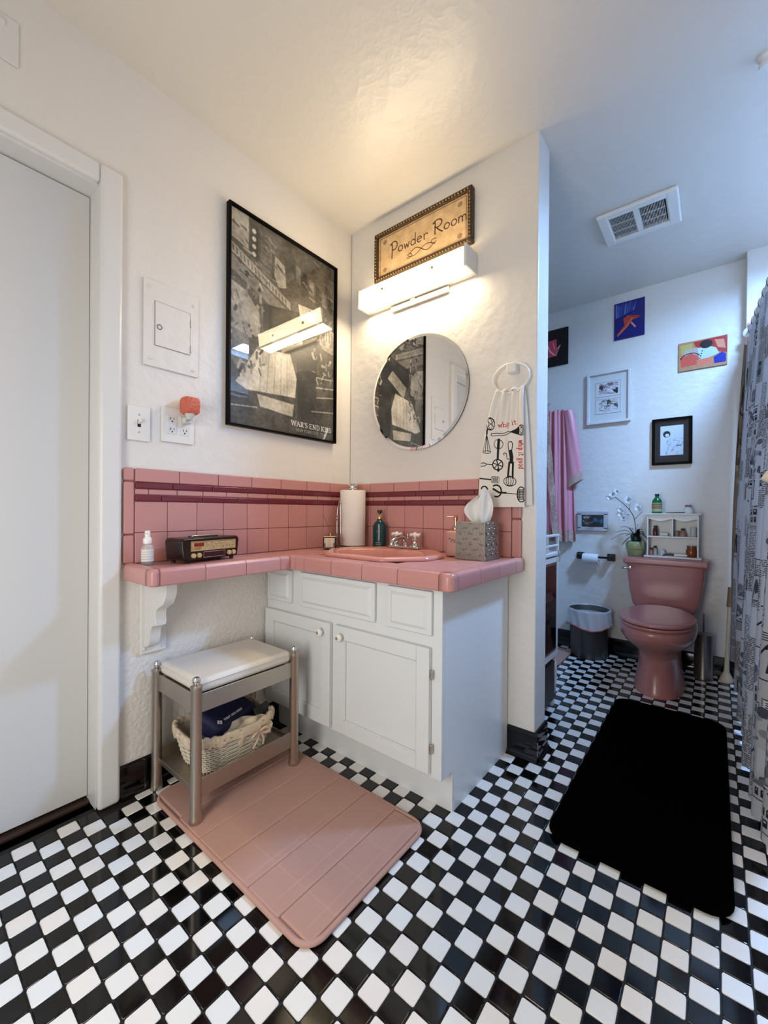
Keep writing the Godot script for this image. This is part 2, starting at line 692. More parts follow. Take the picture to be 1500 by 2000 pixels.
func build_shell() -> void:
	struct("floor", span(Vector3(-0.02, -0.12, -1.75), Vector3(2.6, -0.0035, 2.5)), M.grout_dark, "black and white checkerboard tile floor with dark grout")
	# ceiling with the roof-light opening
	var x0 := 1.82
	var x1 := 2.14
	var z0 := -0.79
	var z1 := -0.47
	var c := MB.new()
	var xs := [-0.2, 1.125, 1.375, x0, x1, 2.65]
	var zs := [-1.8, -0.90, z0, -0.70, z1, 2.6]
	for i in 5:
		for k in 5:
			if i == 1 and k in [1, 2] or i == 3 and k in [2, 3]:
				continue           # the fan housing and the roof light pass through
			c.box(Vector3((xs[i] + xs[i + 1]) / 2, H + 0.06, (zs[k] + zs[k + 1]) / 2), Vector3(xs[i + 1] - xs[i], 0.12, zs[k + 1] - zs[k]))
	struct("ceiling", c, M.ceiling_paint, "white troweled plaster ceiling")
	var s := thing("window_1", "roof light set in the ceiling above the tub", "window")
	s.set_meta("kind", "structure")
	var sh := MB.new()
	sh.box(Vector3((x0 + x1) / 2, H + 0.16, z0 - 0.01), Vector3(x1 - x0 + 0.04, 0.08, 0.02))
	sh.box(Vector3((x0 + x1) / 2, H + 0.16, z1 + 0.01), Vector3(x1 - x0 + 0.04, 0.08, 0.02))
	sh.box(Vector3(x0 - 0.01, H + 0.16, (z0 + z1) / 2), Vector3(0.02, 0.08, z1 - z0))
	sh.box(Vector3(x1 + 0.01, H + 0.16, (z0 + z1) / 2), Vector3(0.02, 0.08, z1 - z0))
	put(s, "shaft", sh, M.gloss_white)
	put(s, "pane", span(Vector3(x0, H + 0.10, z0), Vector3(x1, H + 0.115, z1), 0.004), M.skylight_acrylic, "milky acrylic pane bright with sky")
	# walls
	var l := MB.new()
	l.box(Vector3(-0.1, 1.75, -0.30), Vector3(0.2, 1.9, 2.972))       # above the counter, to the door opening
	l.box(Vector3(-0.1, 2.367, 1.568), Vector3(0.2, 0.668, 0.764))
	l.box(Vector3(-0.1, 1.35, 2.275), Vector3(0.2, 2.7, 0.65))
	var wl := struct("wall_left", l, M.wall_paint, "white painted plaster wall with the door and the poster")
	put(wl, "lower_plaster", bx(Vector3(-0.1, 0.4, -0.30), Vector3(0.2, 0.8, 2.972)), M.wall_paint_textured, "rough textured plaster below the counter")
	struct("wall_back", span(Vector3(0, 0, -0.13), Vector3(1.015, H + 0.02, 0), 0.006), M.wall_paint, "white painted stub wall behind the sink")
	struct("wall_far", span(Vector3(-0.02, 0, -1.72), Vector3(1.70, H + 0.02, -1.59)), M.wall_paint, "white painted wall behind the toilet")
	struct("wall_tub", span(Vector3(1.693, 0, -1.72), Vector3(2.6, H + 0.02, -1.50), 0.006), M.wall_paint, "white end wall of the tub, set forward")
	var wr := MB.new()
	wr.box(Vector3(2.535, 1.2525, -0.735), Vector3(0.13, 2.505, 1.97))
	wr.box(Vector3(2.26, 1.2525, 0.30), Vector3(0.56, 2.505, 0.10))
	wr.box(Vector3(2.04, 1.2525, 1.425), Vector3(0.12, 2.505, 2.15))  # unseen; wall and partition set close in to bounce light back
	struct("wall_right", wr, M.wall_paint, "white wall along the tub and an unseen right side set near for bounce light")
	var wf := MB.new()
	for q in [[-0.02, 0.65, 0.0, 2.505], [1.35, 2.6, 0.0, 2.505], [0.65, 1.35, 0.0, 0.38], [0.65, 1.35, 1.58, 2.505]]:
		wf.box(Vector3((q[0] + q[1]) / 2, (q[2] + q[3]) / 2, 2.46), Vector3(q[1] - q[0], q[3] - q[2], 0.12))
	struct("wall_front", wf, M.wall_paint, "white wall facing the sink")
	var wn := thing("window_2", "white-framed frosted window in the wall facing the sink", "window")
	wn.set_meta("kind", "structure")
	put(wn, "frame", frame_ring(0.65, 1.35, 0.38, 1.58, 0.03, 2.40, 2.46, 0.003), M.gloss_white)
	put(wn, "pane", span(Vector3(0.67, 0.40, 2.42), Vector3(1.33, 1.56, 2.428)), M.window_pane, "frosted pane bright with daylight")
	# black tile bases with a cove foot and rounded top
	baseboard("baseboard_left", Vector3(0, 0, 0.47), Vector3(0, 0, 1.118), Vector3(1, 0, 0), "black glazed tile base below the counter shelf")
	baseboard("baseboard_back", Vector3(0.908, 0, 0), Vector3(1.030, 0, 0), Vector3(0, 0, 1), "black glazed tile base of the stub wall")
	baseboard("baseboard_end", Vector3(1.015, 0, -0.13), Vector3(1.015, 0, 0.0), Vector3(1, 0, 0), "black glazed tile base round the stub wall's end")
	baseboard("baseboard_far", Vector3(0.0, 0, -1.59), Vector3(1.69, 0, -1.59), Vector3(0, 0, 1), "black glazed tile base behind the toilet")


func baseboard(called: String, a: Vector3, b: Vector3, out: Vector3, label: String) -> void:
	var prof := [Vector2(0, -0.003), Vector2(0.026, -0.003), Vector2(0.026, 0.001), Vector2(0.018, 0.006), Vector2(0.013, 0.016), Vector2(0.011, 0.03), Vector2(0.011, 0.098), Vector2(0.008, 0.105), Vector2(0.003, 0.108), Vector2(0, 0.108)]
	var run := (b - a).normalized()
	# prism runs along z: map x -> out, y -> up, z -> run
	var xf := Transform3D(Basis(out, Vector3.UP, run), a)
	struct(called, pr(prof, 0.0, a.distance_to(b), xf), M.base_black, label)


func tile_mesh() -> ArrayMesh:
	var b := MB.new()
	var top := []
	var low := []
	var h := 0.0249
	var r := 0.0045
	for k in 4:
		var cx := (h - r) * (1 if k in [0, 3] else -1)
		var cz := (h - r) * (1 if k in [0, 1] else -1)
		for q in 3:
			var a := PI / 2 * (k + q / 2.0)
			top.append(Vector3(cx + cos(a) * (r - 0.0014), 0, cz + sin(a) * (r - 0.0014)))
			low.append(Vector3(cx + cos(a) * r, -0.0035, cz + sin(a) * r))
	var cc := b.p(Vector3.ZERO, Vector3.UP, Vector2(0.5, 0.5))
	var ti := []
	var li := []
	for k in 12:
		ti.append(b.p(top[k], Vector3.UP))
		li.append(b.p(low[k], Vector3(low[k].x, 0.012, low[k].z).normalized()))
	for k in 12:
		b.tri(cc, ti[k], ti[(k + 1) % 12])
		b.quad(ti[k], ti[(k + 1) % 12], li[(k + 1) % 12], li[k])
	return b.mesh()


func seen_at(q: Vector3) -> Vector3:
	var d := eye_basis.inverse() * (q - EYE)
	if d.z > -0.05:
		return Vector3(-1, -1, -1)
	return Vector3(750 + FOCAL * d.x / -d.z, 1000 - FOCAL * d.y / -d.z, -d.z)


func build_floor_tiles() -> void:
	var floor_node := get_node("floor")
	var tm := tile_mesh()
	var near := []
	var rest := []
	for i in range(-18, 28):
		for k in range(-34, 40):
			var q := Vector3(0.9779 + i * FLOOR_PITCH, 0, 0.4219 - k * FLOOR_PITCH)
			if q.x < 0.015 or q.x > 2.4 or q.z < -1.57 or q.z > 2.3:
				continue
			if q.x < 0.90 and q.z > -0.02 and q.z < 0.44:
				continue
			if q.x < 0.995 and q.z < 0.03 and q.z > -0.16:
				continue
			if q.x < 0.035 and q.z > 1.10 and q.z < 1.16:
				continue
			var white := (i + k) % 2 == 0
			var s := seen_at(q)
			var covered := (q.x > 0.10 and q.x < 0.86 and q.z > 0.59 and q.z < 1.03) or (q.x > 1.20 and q.x < 1.58 and q.z > -0.72 and q.z < 0.32)
			if s.z > 0 and s.x > -25 and s.x < 1525 and s.y < 2025 and not covered:
				near.append([s.z, q, white])
			else:
				rest.append([s.z, q, white])
	near.sort_custom(func(a, b): return a[0] < b[0])
	for e in near.slice(0, 300):
		var o := part(floor_node, "floor_tile", tm, M["floor_white_%d" % rng.randi_range(0, 2)] if e[2] else M.floor_black)
		o.position = e[1]
		o.rotation = Vector3(rng.randf_range(-0.004, 0.004), 0, rng.randf_range(-0.004, 0.004))
	rest.append_array(near.slice(300))
	var mm := MultiMesh.new()
	mm.transform_format = MultiMesh.TRANSFORM_3D
	mm.use_colors = true
	mm.mesh = tm
	mm.instance_count = rest.size()
	for j in rest.size():
		var B := Basis.from_euler(Vector3(rng.randf_range(-0.004, 0.004), 0, rng.randf_range(-0.004, 0.004)))
		mm.set_instance_transform(j, Transform3D(B, rest[j][1]))
		mm.set_instance_color(j, Color(0.84, 0.825, 0.79) if rest[j][2] else Color(0.0018, 0.0018, 0.002))
	var mi := MultiMeshInstance3D.new()
	mi.name = "floor_tiles"
	mi.multimesh = mm
	mi.material_override = M.floor_mixed
	mi.set_meta("kind", "stuff")
	floor_node.add_child(mi)


func build_door() -> void:
	var d := thing("door_1", "flat white door set back in its frame", "door")
	d.set_meta("kind", "structure")
	put(d, "slab", span(Vector3(-0.112, 0.016, 1.188), Vector3(-0.075, 2.022, 1.946), 0.002), M.door_paint)
	var j := MB.new()
	j.box(Vector3(-0.06, 1.014, 1.184), Vector3(0.12, 2.028, 0.006))
	j.box(Vector3(-0.06, 1.014, 1.951), Vector3(0.12, 2.028, 0.006))
	j.box(Vector3(-0.06, 2.030, 1.568), Vector3(0.12, 0.008, 0.77))
	put(d, "jamb", j, M.gloss_white)
	var g := MB.new()
	g.box(Vector3(-0.15, 1.02, 1.568), Vector3(0.02, 2.04, 0.78))
	put(d, "backing_sheet", g, M.door_paint)  # added sheet behind the slab, closing the void seen through its gaps
	put(d, "threshold", span(Vector3(-0.12, -0.003, 1.19), Vector3(-0.05, 0.009, 1.95), 0.003), mat("threshold_wood", Color(0.20, 0.13, 0.09), 0.5), "worn brown wooden threshold")
	# casing: one rounded moulding up the side and over the head
	var t := thing("trim_1", "wide rounded white door casing", "trim")
	t.set_meta("kind", "structure")
	put(t, "side_casing", rb(Vector3(0.006, 1.048, 1.1535), Vector3(0.036, 2.096, 0.065), 0.012, 3), M.gloss_white)
	put(t, "head_casing", rb(Vector3(0.004, 2.064, 1.60), Vector3(0.030, 0.064, 0.83), 0.010, 3), M.gloss_white)


func pink(kind := "tile") -> Material:
	return M["pink_%s_%d" % [kind, rng.randi_range(0, 2)]]


# one tile on a wall: a and b run along the wall, y0 and y1 up it
func wall_tile(parent: Node, left: bool, a: float, b: float, y0: float, y1: float, m: Material, called := "tile", th := 0.011, r := 0.0022) -> void:
	var g := 0.0008
	var bow := rng.randf_range(-0.0005, 0.0005)
	var mb: MB
	if left:
		mb = span(Vector3(0.001, y0 + g, b + g), Vector3(th + bow, y1 - g, a - g), r)
	else:
		mb = span(Vector3(a + g, y0 + g, 0.001), Vector3(b - g, y1 - g, th + bow), r)
	put(parent, called, mb, m)


func build_backsplash() -> void:
	var P := 0.1095
	for left in [true, false]:
		var o := thing("tile_backsplash", "pink tile backsplash with two maroon stripes on the poster wall" if left else "pink tile backsplash with two maroon stripes behind the sink", "backsplash")
		var bed := MB.new()
		if left:
			bed.box(Vector3(0.004, 0.956, 0.557), Vector3(0.0085, 0.325, 1.105))
		else:
			bed.box(Vector3(0.486, 0.956, 0.004), Vector3(0.940, 0.325, 0.0085))
		put(o, "grout_bed", bed, M.pink_grout)
		var cols := []
		var cut := 1.078 if left else 0.918
		if left:
			for k in 10:
				cols.append(1.078 - k * P)
			cols.append(0.013)
		else:
			cols = [0.013, 0.051, 0.1605, 0.270, 0.3795, 0.489, 0.5985, 0.708, 0.8135, 0.918]
		for k in cols.size() - 1:
			for row in 2:
				wall_tile(o, left, cols[k], cols[k + 1], 0.793 if row else 0.899, 0.899 if row else 1.008, pink())
		var strip := func(y0: float, y1: float, step: float, first: float, m: Variant, called: String, th: float) -> void:
			var s := first
			var prev := cut if left else 0.013
			while true:
				var e := s
				var done: bool = e <= 0.013 if left else e >= cut
				if done:
					e = 0.013 if left else cut
				if absf(e - prev) > 0.004:
					wall_tile(o, left, prev, e, y0, y1, m if m else pink(), called, th, 0.003)
				prev = e
				if done:
					break
				s = s - step if left else s + step
		strip.call(1.008, 1.031, 0.153, 0.99 if left else 0.10, M.maroon_tile, "maroon_liner_tile", 0.0135)
		strip.call(1.031, 1.052, 0.099, 1.033 if left else 0.081, null, "narrow_tile", 0.0105)
		strip.call(1.052, 1.075, 0.153, 0.95 if left else 0.14, M.maroon_tile, "maroon_liner_tile", 0.0135)
		strip.call(1.075, 1.123, 0.1535, 0.926 if left else 0.159, null, "cap_tile", 0.013)
		var ends := [[0.793, 0.893], [0.893, 1.076], [1.076, 1.123]] if left else [[0.793, 0.952], [0.952, 1.076], [1.076, 1.123]]
		for e in ends:
			if left:
				wall_tile(o, true, 1.116, 1.078, e[0], e[1], pink(), "end_tile", 0.014, 0.008)
			else:
				wall_tile(o, false, 0.918, 0.961, e[0], e[1], pink(), "end_tile", 0.014, 0.008)


func build_countertop() -> void:
	var o := thing("countertop", "L-shaped pink tiled countertop with rounded edge tiles", "countertop")
	var bed := MB.new()
	bed.box(Vector3(0.118, 0.768, 0.556), Vector3(0.215, 0.034, 1.090))
	# the bed is left open where the bowl hangs through
	for q in [[0.225, 0.955, 0.015, 0.075], [0.225, 0.955, 0.475, 0.575], [0.225, 0.265, 0.075, 0.475], [0.665, 0.955, 0.075, 0.475]]:
		bed.box(Vector3((q[0] + q[1]) / 2, 0.768, (q[2] + q[3]) / 2), Vector3(q[1] - q[0], 0.034, q[3] - q[2]))
	put(o, "mortar_bed", bed, M.counter_grout)
	# flat field tiles, cut back round the bowl
	var P := 0.1095
	for i in 9:
		for k in 10:
			var x0 := 0.016 + i * P
			var z0 := 0.016 + k * P
			var x1 := minf(x0 + P, 0.938 if z0 < 0.5 else 0.203)
			var z1 := minf(z0 + P, 1.092 if x0 < 0.15 else 0.558)
			if x1 - x0 < 0.02 or z1 - z0 < 0.02:
				continue
			if x0 > 0.2 and x1 < 0.70 and z0 > 0.1 and z1 < 0.46:
				continue
			put(o, "tile", span(Vector3(x0 + 0.001, 0.783, z0 + 0.001), Vector3(x1 - 0.001, 0.7925 + rng.randf_range(-0.0004, 0.0004), z1 - 0.001), 0.0018), pink())
	# rounded edge tiles along the three exposed sides
	var yc := 0.770
	var hh := 0.056
	var fx := [0.2645, 0.319, 0.469, 0.620, 0.773, 0.927]
	for k in fx.size() - 1:
		put(o, "edge_tile", edge_tile(Vector3(fx[k], yc, 0.573), Vector3(fx[k + 1], yc, 0.573), Vector3(0, 0, 1)), pink())
	var lz := [1.089, 0.942, 0.789, 0.637, 0.592]
	for k in lz.size() - 1:
		put(o, "edge_tile", edge_tile(Vector3(0.220, yc, lz[k + 1]), Vector3(0.220, yc, lz[k]), Vector3(1, 0, 0)), pink())
	put(o, "edge_tile", edge_tile(Vector3(0.2055, yc, 0.573), Vector3(0.2645, yc, 0.573), Vector3(0, 0, 1)), pink())
	var ez := [0.549, 0.398, 0.249, 0.092, 0.013]
	for k in ez.size() - 1:
		put(o, "edge_tile", edge_tile(Vector3(0.955, yc, ez[k + 1]), Vector3(0.955, yc, ez[k]), Vector3(1, 0, 0)), pink())
	put(o, "corner_tile", corner_tile(0.928, 0.972, 0.550, 0.590, 0.022), pink())
	put(o, "corner_tile", corner_tile(0.198, 0.237, 1.090, 1.117, 0.018), pink())
	put(o, "edge_tile", edge_tile(Vector3(0.026, yc, 1.100), Vector3(0.197, yc, 1.100), Vector3(0, 0, 1)), pink())
	# white scrolled bracket under the shelf arm
	var b := thing("shelf_bracket", "white scrolled wooden bracket under the counter shelf", "bracket")
	var sil := [Vector2(0.0, 0.741), Vector2(0.175, 0.741), Vector2(0.172, 0.70), Vector2(0.150, 0.665), Vector2(0.118, 0.650), Vector2(0.100, 0.640), Vector2(0.092, 0.622), Vector2(0.098, 0.605), Vector2(0.092, 0.585), Vector2(0.070, 0.578), Vector2(0.056, 0.565), Vector2(0.050, 0.54), Vector2(0.042, 0.51), Vector2(0.024, 0.498), Vector2(0.0, 0.498)]
	put(b, "scroll", pr(sil, 1.005, 1.045, Transform3D(), 0.004), M.gloss_white)
	put(b, "back_plate", rb(Vector3(0.007, 0.607, 1.015), Vector3(0.0135, 0.266, 0.086), 0.003, 2), M.gloss_white)
	for q in [0.985, 1.048]:
		put(b, "screw_cover", lt([Vector2(0, 0.005), Vector2(0.004, 0.0045), Vector2(0.006, 0.002), Vector2(0.0065, 0)], 10, Transform3D(Basis(Vector3.BACK, -PI / 2), Vector3(0.0135, 0.492, q))), M.gloss_white)


# rounded counter edge: the profile pushed from a to b, its rounded side facing out
func edge_tile(a: Vector3, b: Vector3, out: Vector3) -> MB:
	var prof := []
	var hw := 0.017
	var hh := 0.028
	prof.append(Vector2(-hw, -hh))
	for k in 4:
		var w := -PI / 2 + PI / 2 * k / 3.0
		prof.append(Vector2(hw - 0.007 + cos(w) * 0.007, -hh + 0.007 + sin(w) * 0.007))
	for k in 6:
		var w := PI / 2 * k / 5.0
		prof.append(Vector2(hw - 0.015 + cos(w) * 0.015, hh - 0.015 + sin(w) * 0.015))
	for k in 4:
		var w := PI / 2 + PI / 2 * k / 3.0
		prof.append(Vector2(-hw + 0.006 + cos(w) * 0.006, hh - 0.006 + sin(w) * 0.006))
	var m := MB.new()
	m.prism(PackedVector2Array(prof), 0.0009, a.distance_to(b) - 0.0009, Transform3D(Basis(out, Vector3.UP, (b - a).normalized()), a), 0.0008, true)
	return m


func corner_tile(x0: float, x1: float, z0: float, z1: float, r: float) -> MB:
	var rings := []
	var y0 := 0.742
	var y1 := 0.798
	for e in [[y0, 0.007], [y0 + 0.002, 0.0025], [y0 + 0.007, 0.0], [y1 - 0.015, 0.0], [y1 - 0.009, 0.0013], [y1 - 0.004, 0.0047], [y1 - 0.001, 0.0095], [y1, 0.015]]:
		var ring := []
		var i: float = e[1]
		ring.append(Vector3(x0, e[0], z0))
		ring.append(Vector3(x1 - i, e[0], z0))
		for k in 9:
			var w := PI / 2 * k / 8.0
			var q := maxf(r - i, 0.003)
			ring.append(Vector3(x1 - i - q + cos(w) * q, e[0], z1 - i - q + sin(w) * q))
		ring.append(Vector3(x0, e[0], z1 - i))
		rings.append(ring)
	var b := MB.new()
	b.loft(rings)
	return b


func build_vanity() -> void:
	var o := thing("vanity_cabinet", "white painted vanity cabinet with two doors and three drawer fronts", "cabinet")
	var b := MB.new()
	b.box(Vector3(0.8985, 0.4365, 0.262), Vector3(0.016, 0.607, 0.505), 0.002)
	b.box(Vector3(0.011, 0.4365, 0.262), Vector3(0.016, 0.607, 0.505), 0.002)
	b.box(Vector3(0.454, 0.142, 0.262), Vector3(0.88, 0.016, 0.50), 0.0)
	b.box(Vector3(0.454, 0.4365, 0.012), Vector3(0.88, 0.607, 0.010), 0.0)
	b.box(Vector3(0.8985, 0.067, 0.232), Vector3(0.016, 0.134, 0.445), 0.0)
	put(o, "body", b, M.cabinet_paint)
	put(o, "face_frame", span(Vector3(0.003, 0.134, 0.513), Vector3(0.9065, 0.741, 0.531), 0.003), M.cabinet_paint)
	put(o, "toe_kick", span(Vector3(0.003, 0.0, 0.455), Vector3(0.9065, 0.133, 0.460), 0.001), M.cabinet_paint)
	for q in [[0.018, 0.183, 0.589], [0.238, 0.640, 0.589], [0.694, 0.874, 0.587]]:
		var dr := put(o, "drawer_front", span(Vector3(q[0], q[2], 0.531), Vector3(q[1], 0.728, 0.543), 0.003), M.cabinet_paint)
		put(dr, "raised_panel", raised(q[0] + 0.016, q[1] - 0.016, q[2] + 0.016, 0.712, 0.543, 0.549, 0.010), M.cabinet_paint)
	for q in [[0.012, 0.422, 0.382], [0.448, 0.870, 0.487]]:
		var x0: float = q[0]
		var x1: float = q[1]
		var fr := MB.new()
		var w := 0.050
		fr.box(Vector3(x0 + w / 2, 0.350, 0.540), Vector3(w, 0.400, 0.018), 0.003)
		fr.box(Vector3(x1 - w / 2, 0.350, 0.540), Vector3(w, 0.400, 0.018), 0.003)
		fr.box(Vector3((x0 + x1) / 2, 0.550 - w / 2, 0.540), Vector3(x1 - x0 - 2 * w + 0.002, w, 0.018), 0.002)
		fr.box(Vector3((x0 + x1) / 2, 0.150 + w / 2, 0.540), Vector3(x1 - x0 - 2 * w + 0.002, w, 0.018), 0.002)
		var d := put(o, "door", fr, M.cabinet_paint)
		put(d, "recessed_panel", span(Vector3(x0 + w - 0.004, 0.196, 0.532), Vector3(x1 - w + 0.004, 0.504, 0.538)), M.cabinet_paint)
		var bead := MB.new()
		for e in [[x0 + w, x1 - w, 0.500, true], [x0 + w, x1 - w, 0.200, true], [0.2, 0.5, x0 + w, false], [0.2, 0.5, x1 - w, false]]:
			var mid: float = (e[0] + e[1]) / 2
			var len: float = e[1] - e[0]
			if e[3]:
				bead.box(Vector3(mid, e[2], 0.541), Vector3(len, 0.008, 0.010), 0.0035)
			else:
				bead.box(Vector3(e[2], mid, 0.541), Vector3(0.008, len, 0.010), 0.0035)
		put(d, "bead", bead, M.cabinet_paint)
		var kx := Transform3D(Basis(Vector3.RIGHT, PI / 2), Vector3(q[2], 0.512, 0.549))
		var kn := put(d, "knob", lt([Vector2(0.006, 0), Vector2(0.006, 0.008), Vector2(0.014, 0.012), Vector2(0.0155, 0.019), Vector2(0.012, 0.025), Vector2(0.006, 0.027), Vector2(0.0, 0.0275)], 16, kx), M.porcelain, "white ceramic knob")
		put(kn, "rosette", lt([Vector2(0.0062, 0.0268), Vector2(0.0045, 0.0292), Vector2(0, 0.0298)], 12, kx), M.nickel, "small metal rosette")
	for y in [0.466, 0.232]:
		put(o, "hinge", rb(Vector3(0.876, y, 0.542), Vector3(0.008, 0.030, 0.012), 0.003, 2), M.nickel, "small painted-over hinge")


func raised(x0: float, x1: float, y0: float, y1: float, z0: float, z1: float, s: float) -> MB:
	var b := MB.new()
	var a := [Vector3(x0, y0, z0), Vector3(x1, y0, z0), Vector3(x1, y1, z0), Vector3(x0, y1, z0)]
	var c := [Vector3(x0 + s, y0 + s, z1), Vector3(x1 - s, y0 + s, z1), Vector3(x1 - s, y1 - s, z1), Vector3(x0 + s, y1 - s, z1)]
	b.face(c[0], c[1], c[2], c[3], Vector3.BACK)
	for k in 4:
		var j := (k + 1) % 4
		var n: Vector3 = (a[j] - a[k]).cross(c[k] - a[k]).normalized()
		if n.z < 0:
			n = -n
		b.face(a[k], a[j], c[j], c[k], n)
	return b


func octagon(cx: float, cz: float, w: float, d: float, fx: float, fz: float, y: float, per := 6) -> Array:
	var c := [Vector3(cx - fx, y, cz + d), Vector3(cx + fx, y, cz + d), Vector3(cx + w, y, cz + fz), Vector3(cx + w, y, cz - fz), Vector3(cx + fx, y, cz - d), Vector3(cx - fx, y, cz - d), Vector3(cx - w, y, cz - fz), Vector3(cx - w, y, cz + fz)]
	var out := []
	for k in 8:
		for e in per:
			var q: Vector3 = c[k].lerp(c[(k + 1) % 8], float(e) / per)
			if e == 0:     # ease the corners
				var a: Vector3 = c[(k + 7) % 8].lerp(c[k], 1.0 - 0.5 / per)
				var b: Vector3 = c[k].lerp(c[(k + 1) % 8], 0.5 / per)
				q = (a + b + q * 2.0) / 4.0
			out.append(q)
	return out


func build_sink_and_faucet() -> void:
	var s := thing("sink", "pink drop-in sink with a faceted raised rim", "sink")
	var cx := 0.462
	var cz := 0.275
	var R := []
	for e in [[0.263, 0.203, 0.150, 0.062, 0.7935], [0.265, 0.205, 0.151, 0.063, 0.799], [0.261, 0.201, 0.149, 0.061, 0.8055], [0.253, 0.193, 0.145, 0.058, 0.809], [0.240, 0.180, 0.139, 0.054, 0.8085]]:
		R.append(octagon(cx, cz, e[0], e[1], e[2], e[3], e[4]))
	# the bowl sits forward of the faucet deck
	for e in [[0.205, 0.135, 0.122, 0.042, 0.8065], [0.198, 0.130, 0.118, 0.040, 0.800], [0.190, 0.124, 0.112, 0.038, 0.78], [0.165, 0.105, 0.10, 0.034, 0.70], [0.12, 0.08, 0.075, 0.025, 0.665], [0.03, 0.03, 0.02, 0.01, 0.655]]:
		R.append(octagon(cx, cz + 0.028, e[0], e[1], e[2], e[3], e[4]))
	var b := MB.new()
	b.loft(R, false, true)
	put(s, "basin", b, M.sink_pink)
	put(s, "drain", lt([Vector2(0.0, 0.6585), Vector2(0.017, 0.6585), Vector2(0.022, 0.660), Vector2(0.024, 0.657)], 20, at(cx, 0, cz + 0.028)), M.chrome, "chrome drain")
	var f := thing("faucet", "chrome two-handle faucet with white porcelain cross handles", "faucet", Vector3(0.452, 0.8085, 0.098))
	put(f, "base_plate", rb(Vector3(0, 0.006, 0), Vector3(0.165, 0.012, 0.048), 0.0058, 3), M.chrome)
	for sx in [-1, 1]:
		var h := put(f, "handle_base", lt([Vector2(0.021, 0.011), Vector2(0.021, 0.016), Vector2(0.0155, 0.024), Vector2(0.014, 0.036), Vector2(0.017, 0.044), Vector2(0.012, 0.05), Vector2(0.006, 0.058), Vector2(0, 0.058)], 20, at(sx * 0.052, 0, 0)), M.chrome)
		var c := MB.new()
		var y := 0.064
		c.lathe([Vector2(0, y - 0.010), Vector2(0.009, y - 0.009), Vector2(0.011, y), Vector2(0.009, y + 0.008), Vector2(0.005, y + 0.011), Vector2(0, y + 0.0125)], 16, at(sx * 0.052, 0, 0))
		for q in 4:
			var a := PI / 2 * q + 0.25
			var d := Vector3(cos(a), 0, sin(a))
			var o := Vector3(sx * 0.052, y, 0)
			c.tube([o + d * 0.004, o + d * 0.014, o + d * 0.022, o + d * 0.028, o + d * 0.0295], [0.0055, 0.0055, 0.0075, 0.0072, 0.004], 10)
		put(h, "cross_handle", c, M.porcelain, "white porcelain cross handle")
	put(f, "spout", tb(curve([Vector3(0, 0.008, 0), Vector3(0, 0.032, 0.004), Vector3(0, 0.052, 0.030), Vector3(0, 0.050, 0.070), Vector3(0, 0.036, 0.100), Vector3(0, 0.022, 0.106)], 5), 0.0105, 12), M.chrome)
	put(f, "lift_rod", tb([Vector3(0, 0.01, -0.016), Vector3(0, 0.060, -0.016), Vector3(0, 0.066, -0.016)], [0.0028, 0.0028, 0.005], 8), M.chrome)


# ---------------------------------------------------------------- things on the two near walls
func frame_ring(x0: float, x1: float, y0: float, y1: float, w: float, z0: float, z1: float, r: float) -> MB:
	var b := MB.new()
	b.box(Vector3((x0 + x1) / 2, y1 - w / 2, (z0 + z1) / 2), Vector3(x1 - x0, w, z1 - z0), r)
	b.box(Vector3((x0 + x1) / 2, y0 + w / 2, (z0 + z1) / 2), Vector3(x1 - x0, w, z1 - z0), r)
	b.box(Vector3(x0 + w / 2, (y0 + y1) / 2, (z0 + z1) / 2), Vector3(w, y1 - y0 - w, z1 - z0), r)
	b.box(Vector3(x1 - w / 2, (y0 + y1) / 2, (z0 + z1) / 2), Vector3(w, y1 - y0 - w, z1 - z0), r)
	return b


func picture(w: float, h: float, z: float) -> MB:   # printed face centred on the origin, facing +z
	var b := MB.new()
	b.face(Vector3(-w / 2, -h / 2, z), Vector3(w / 2, -h / 2, z), Vector3(w / 2, h / 2, z), Vector3(-w / 2, h / 2, z), Vector3.BACK)
	return b


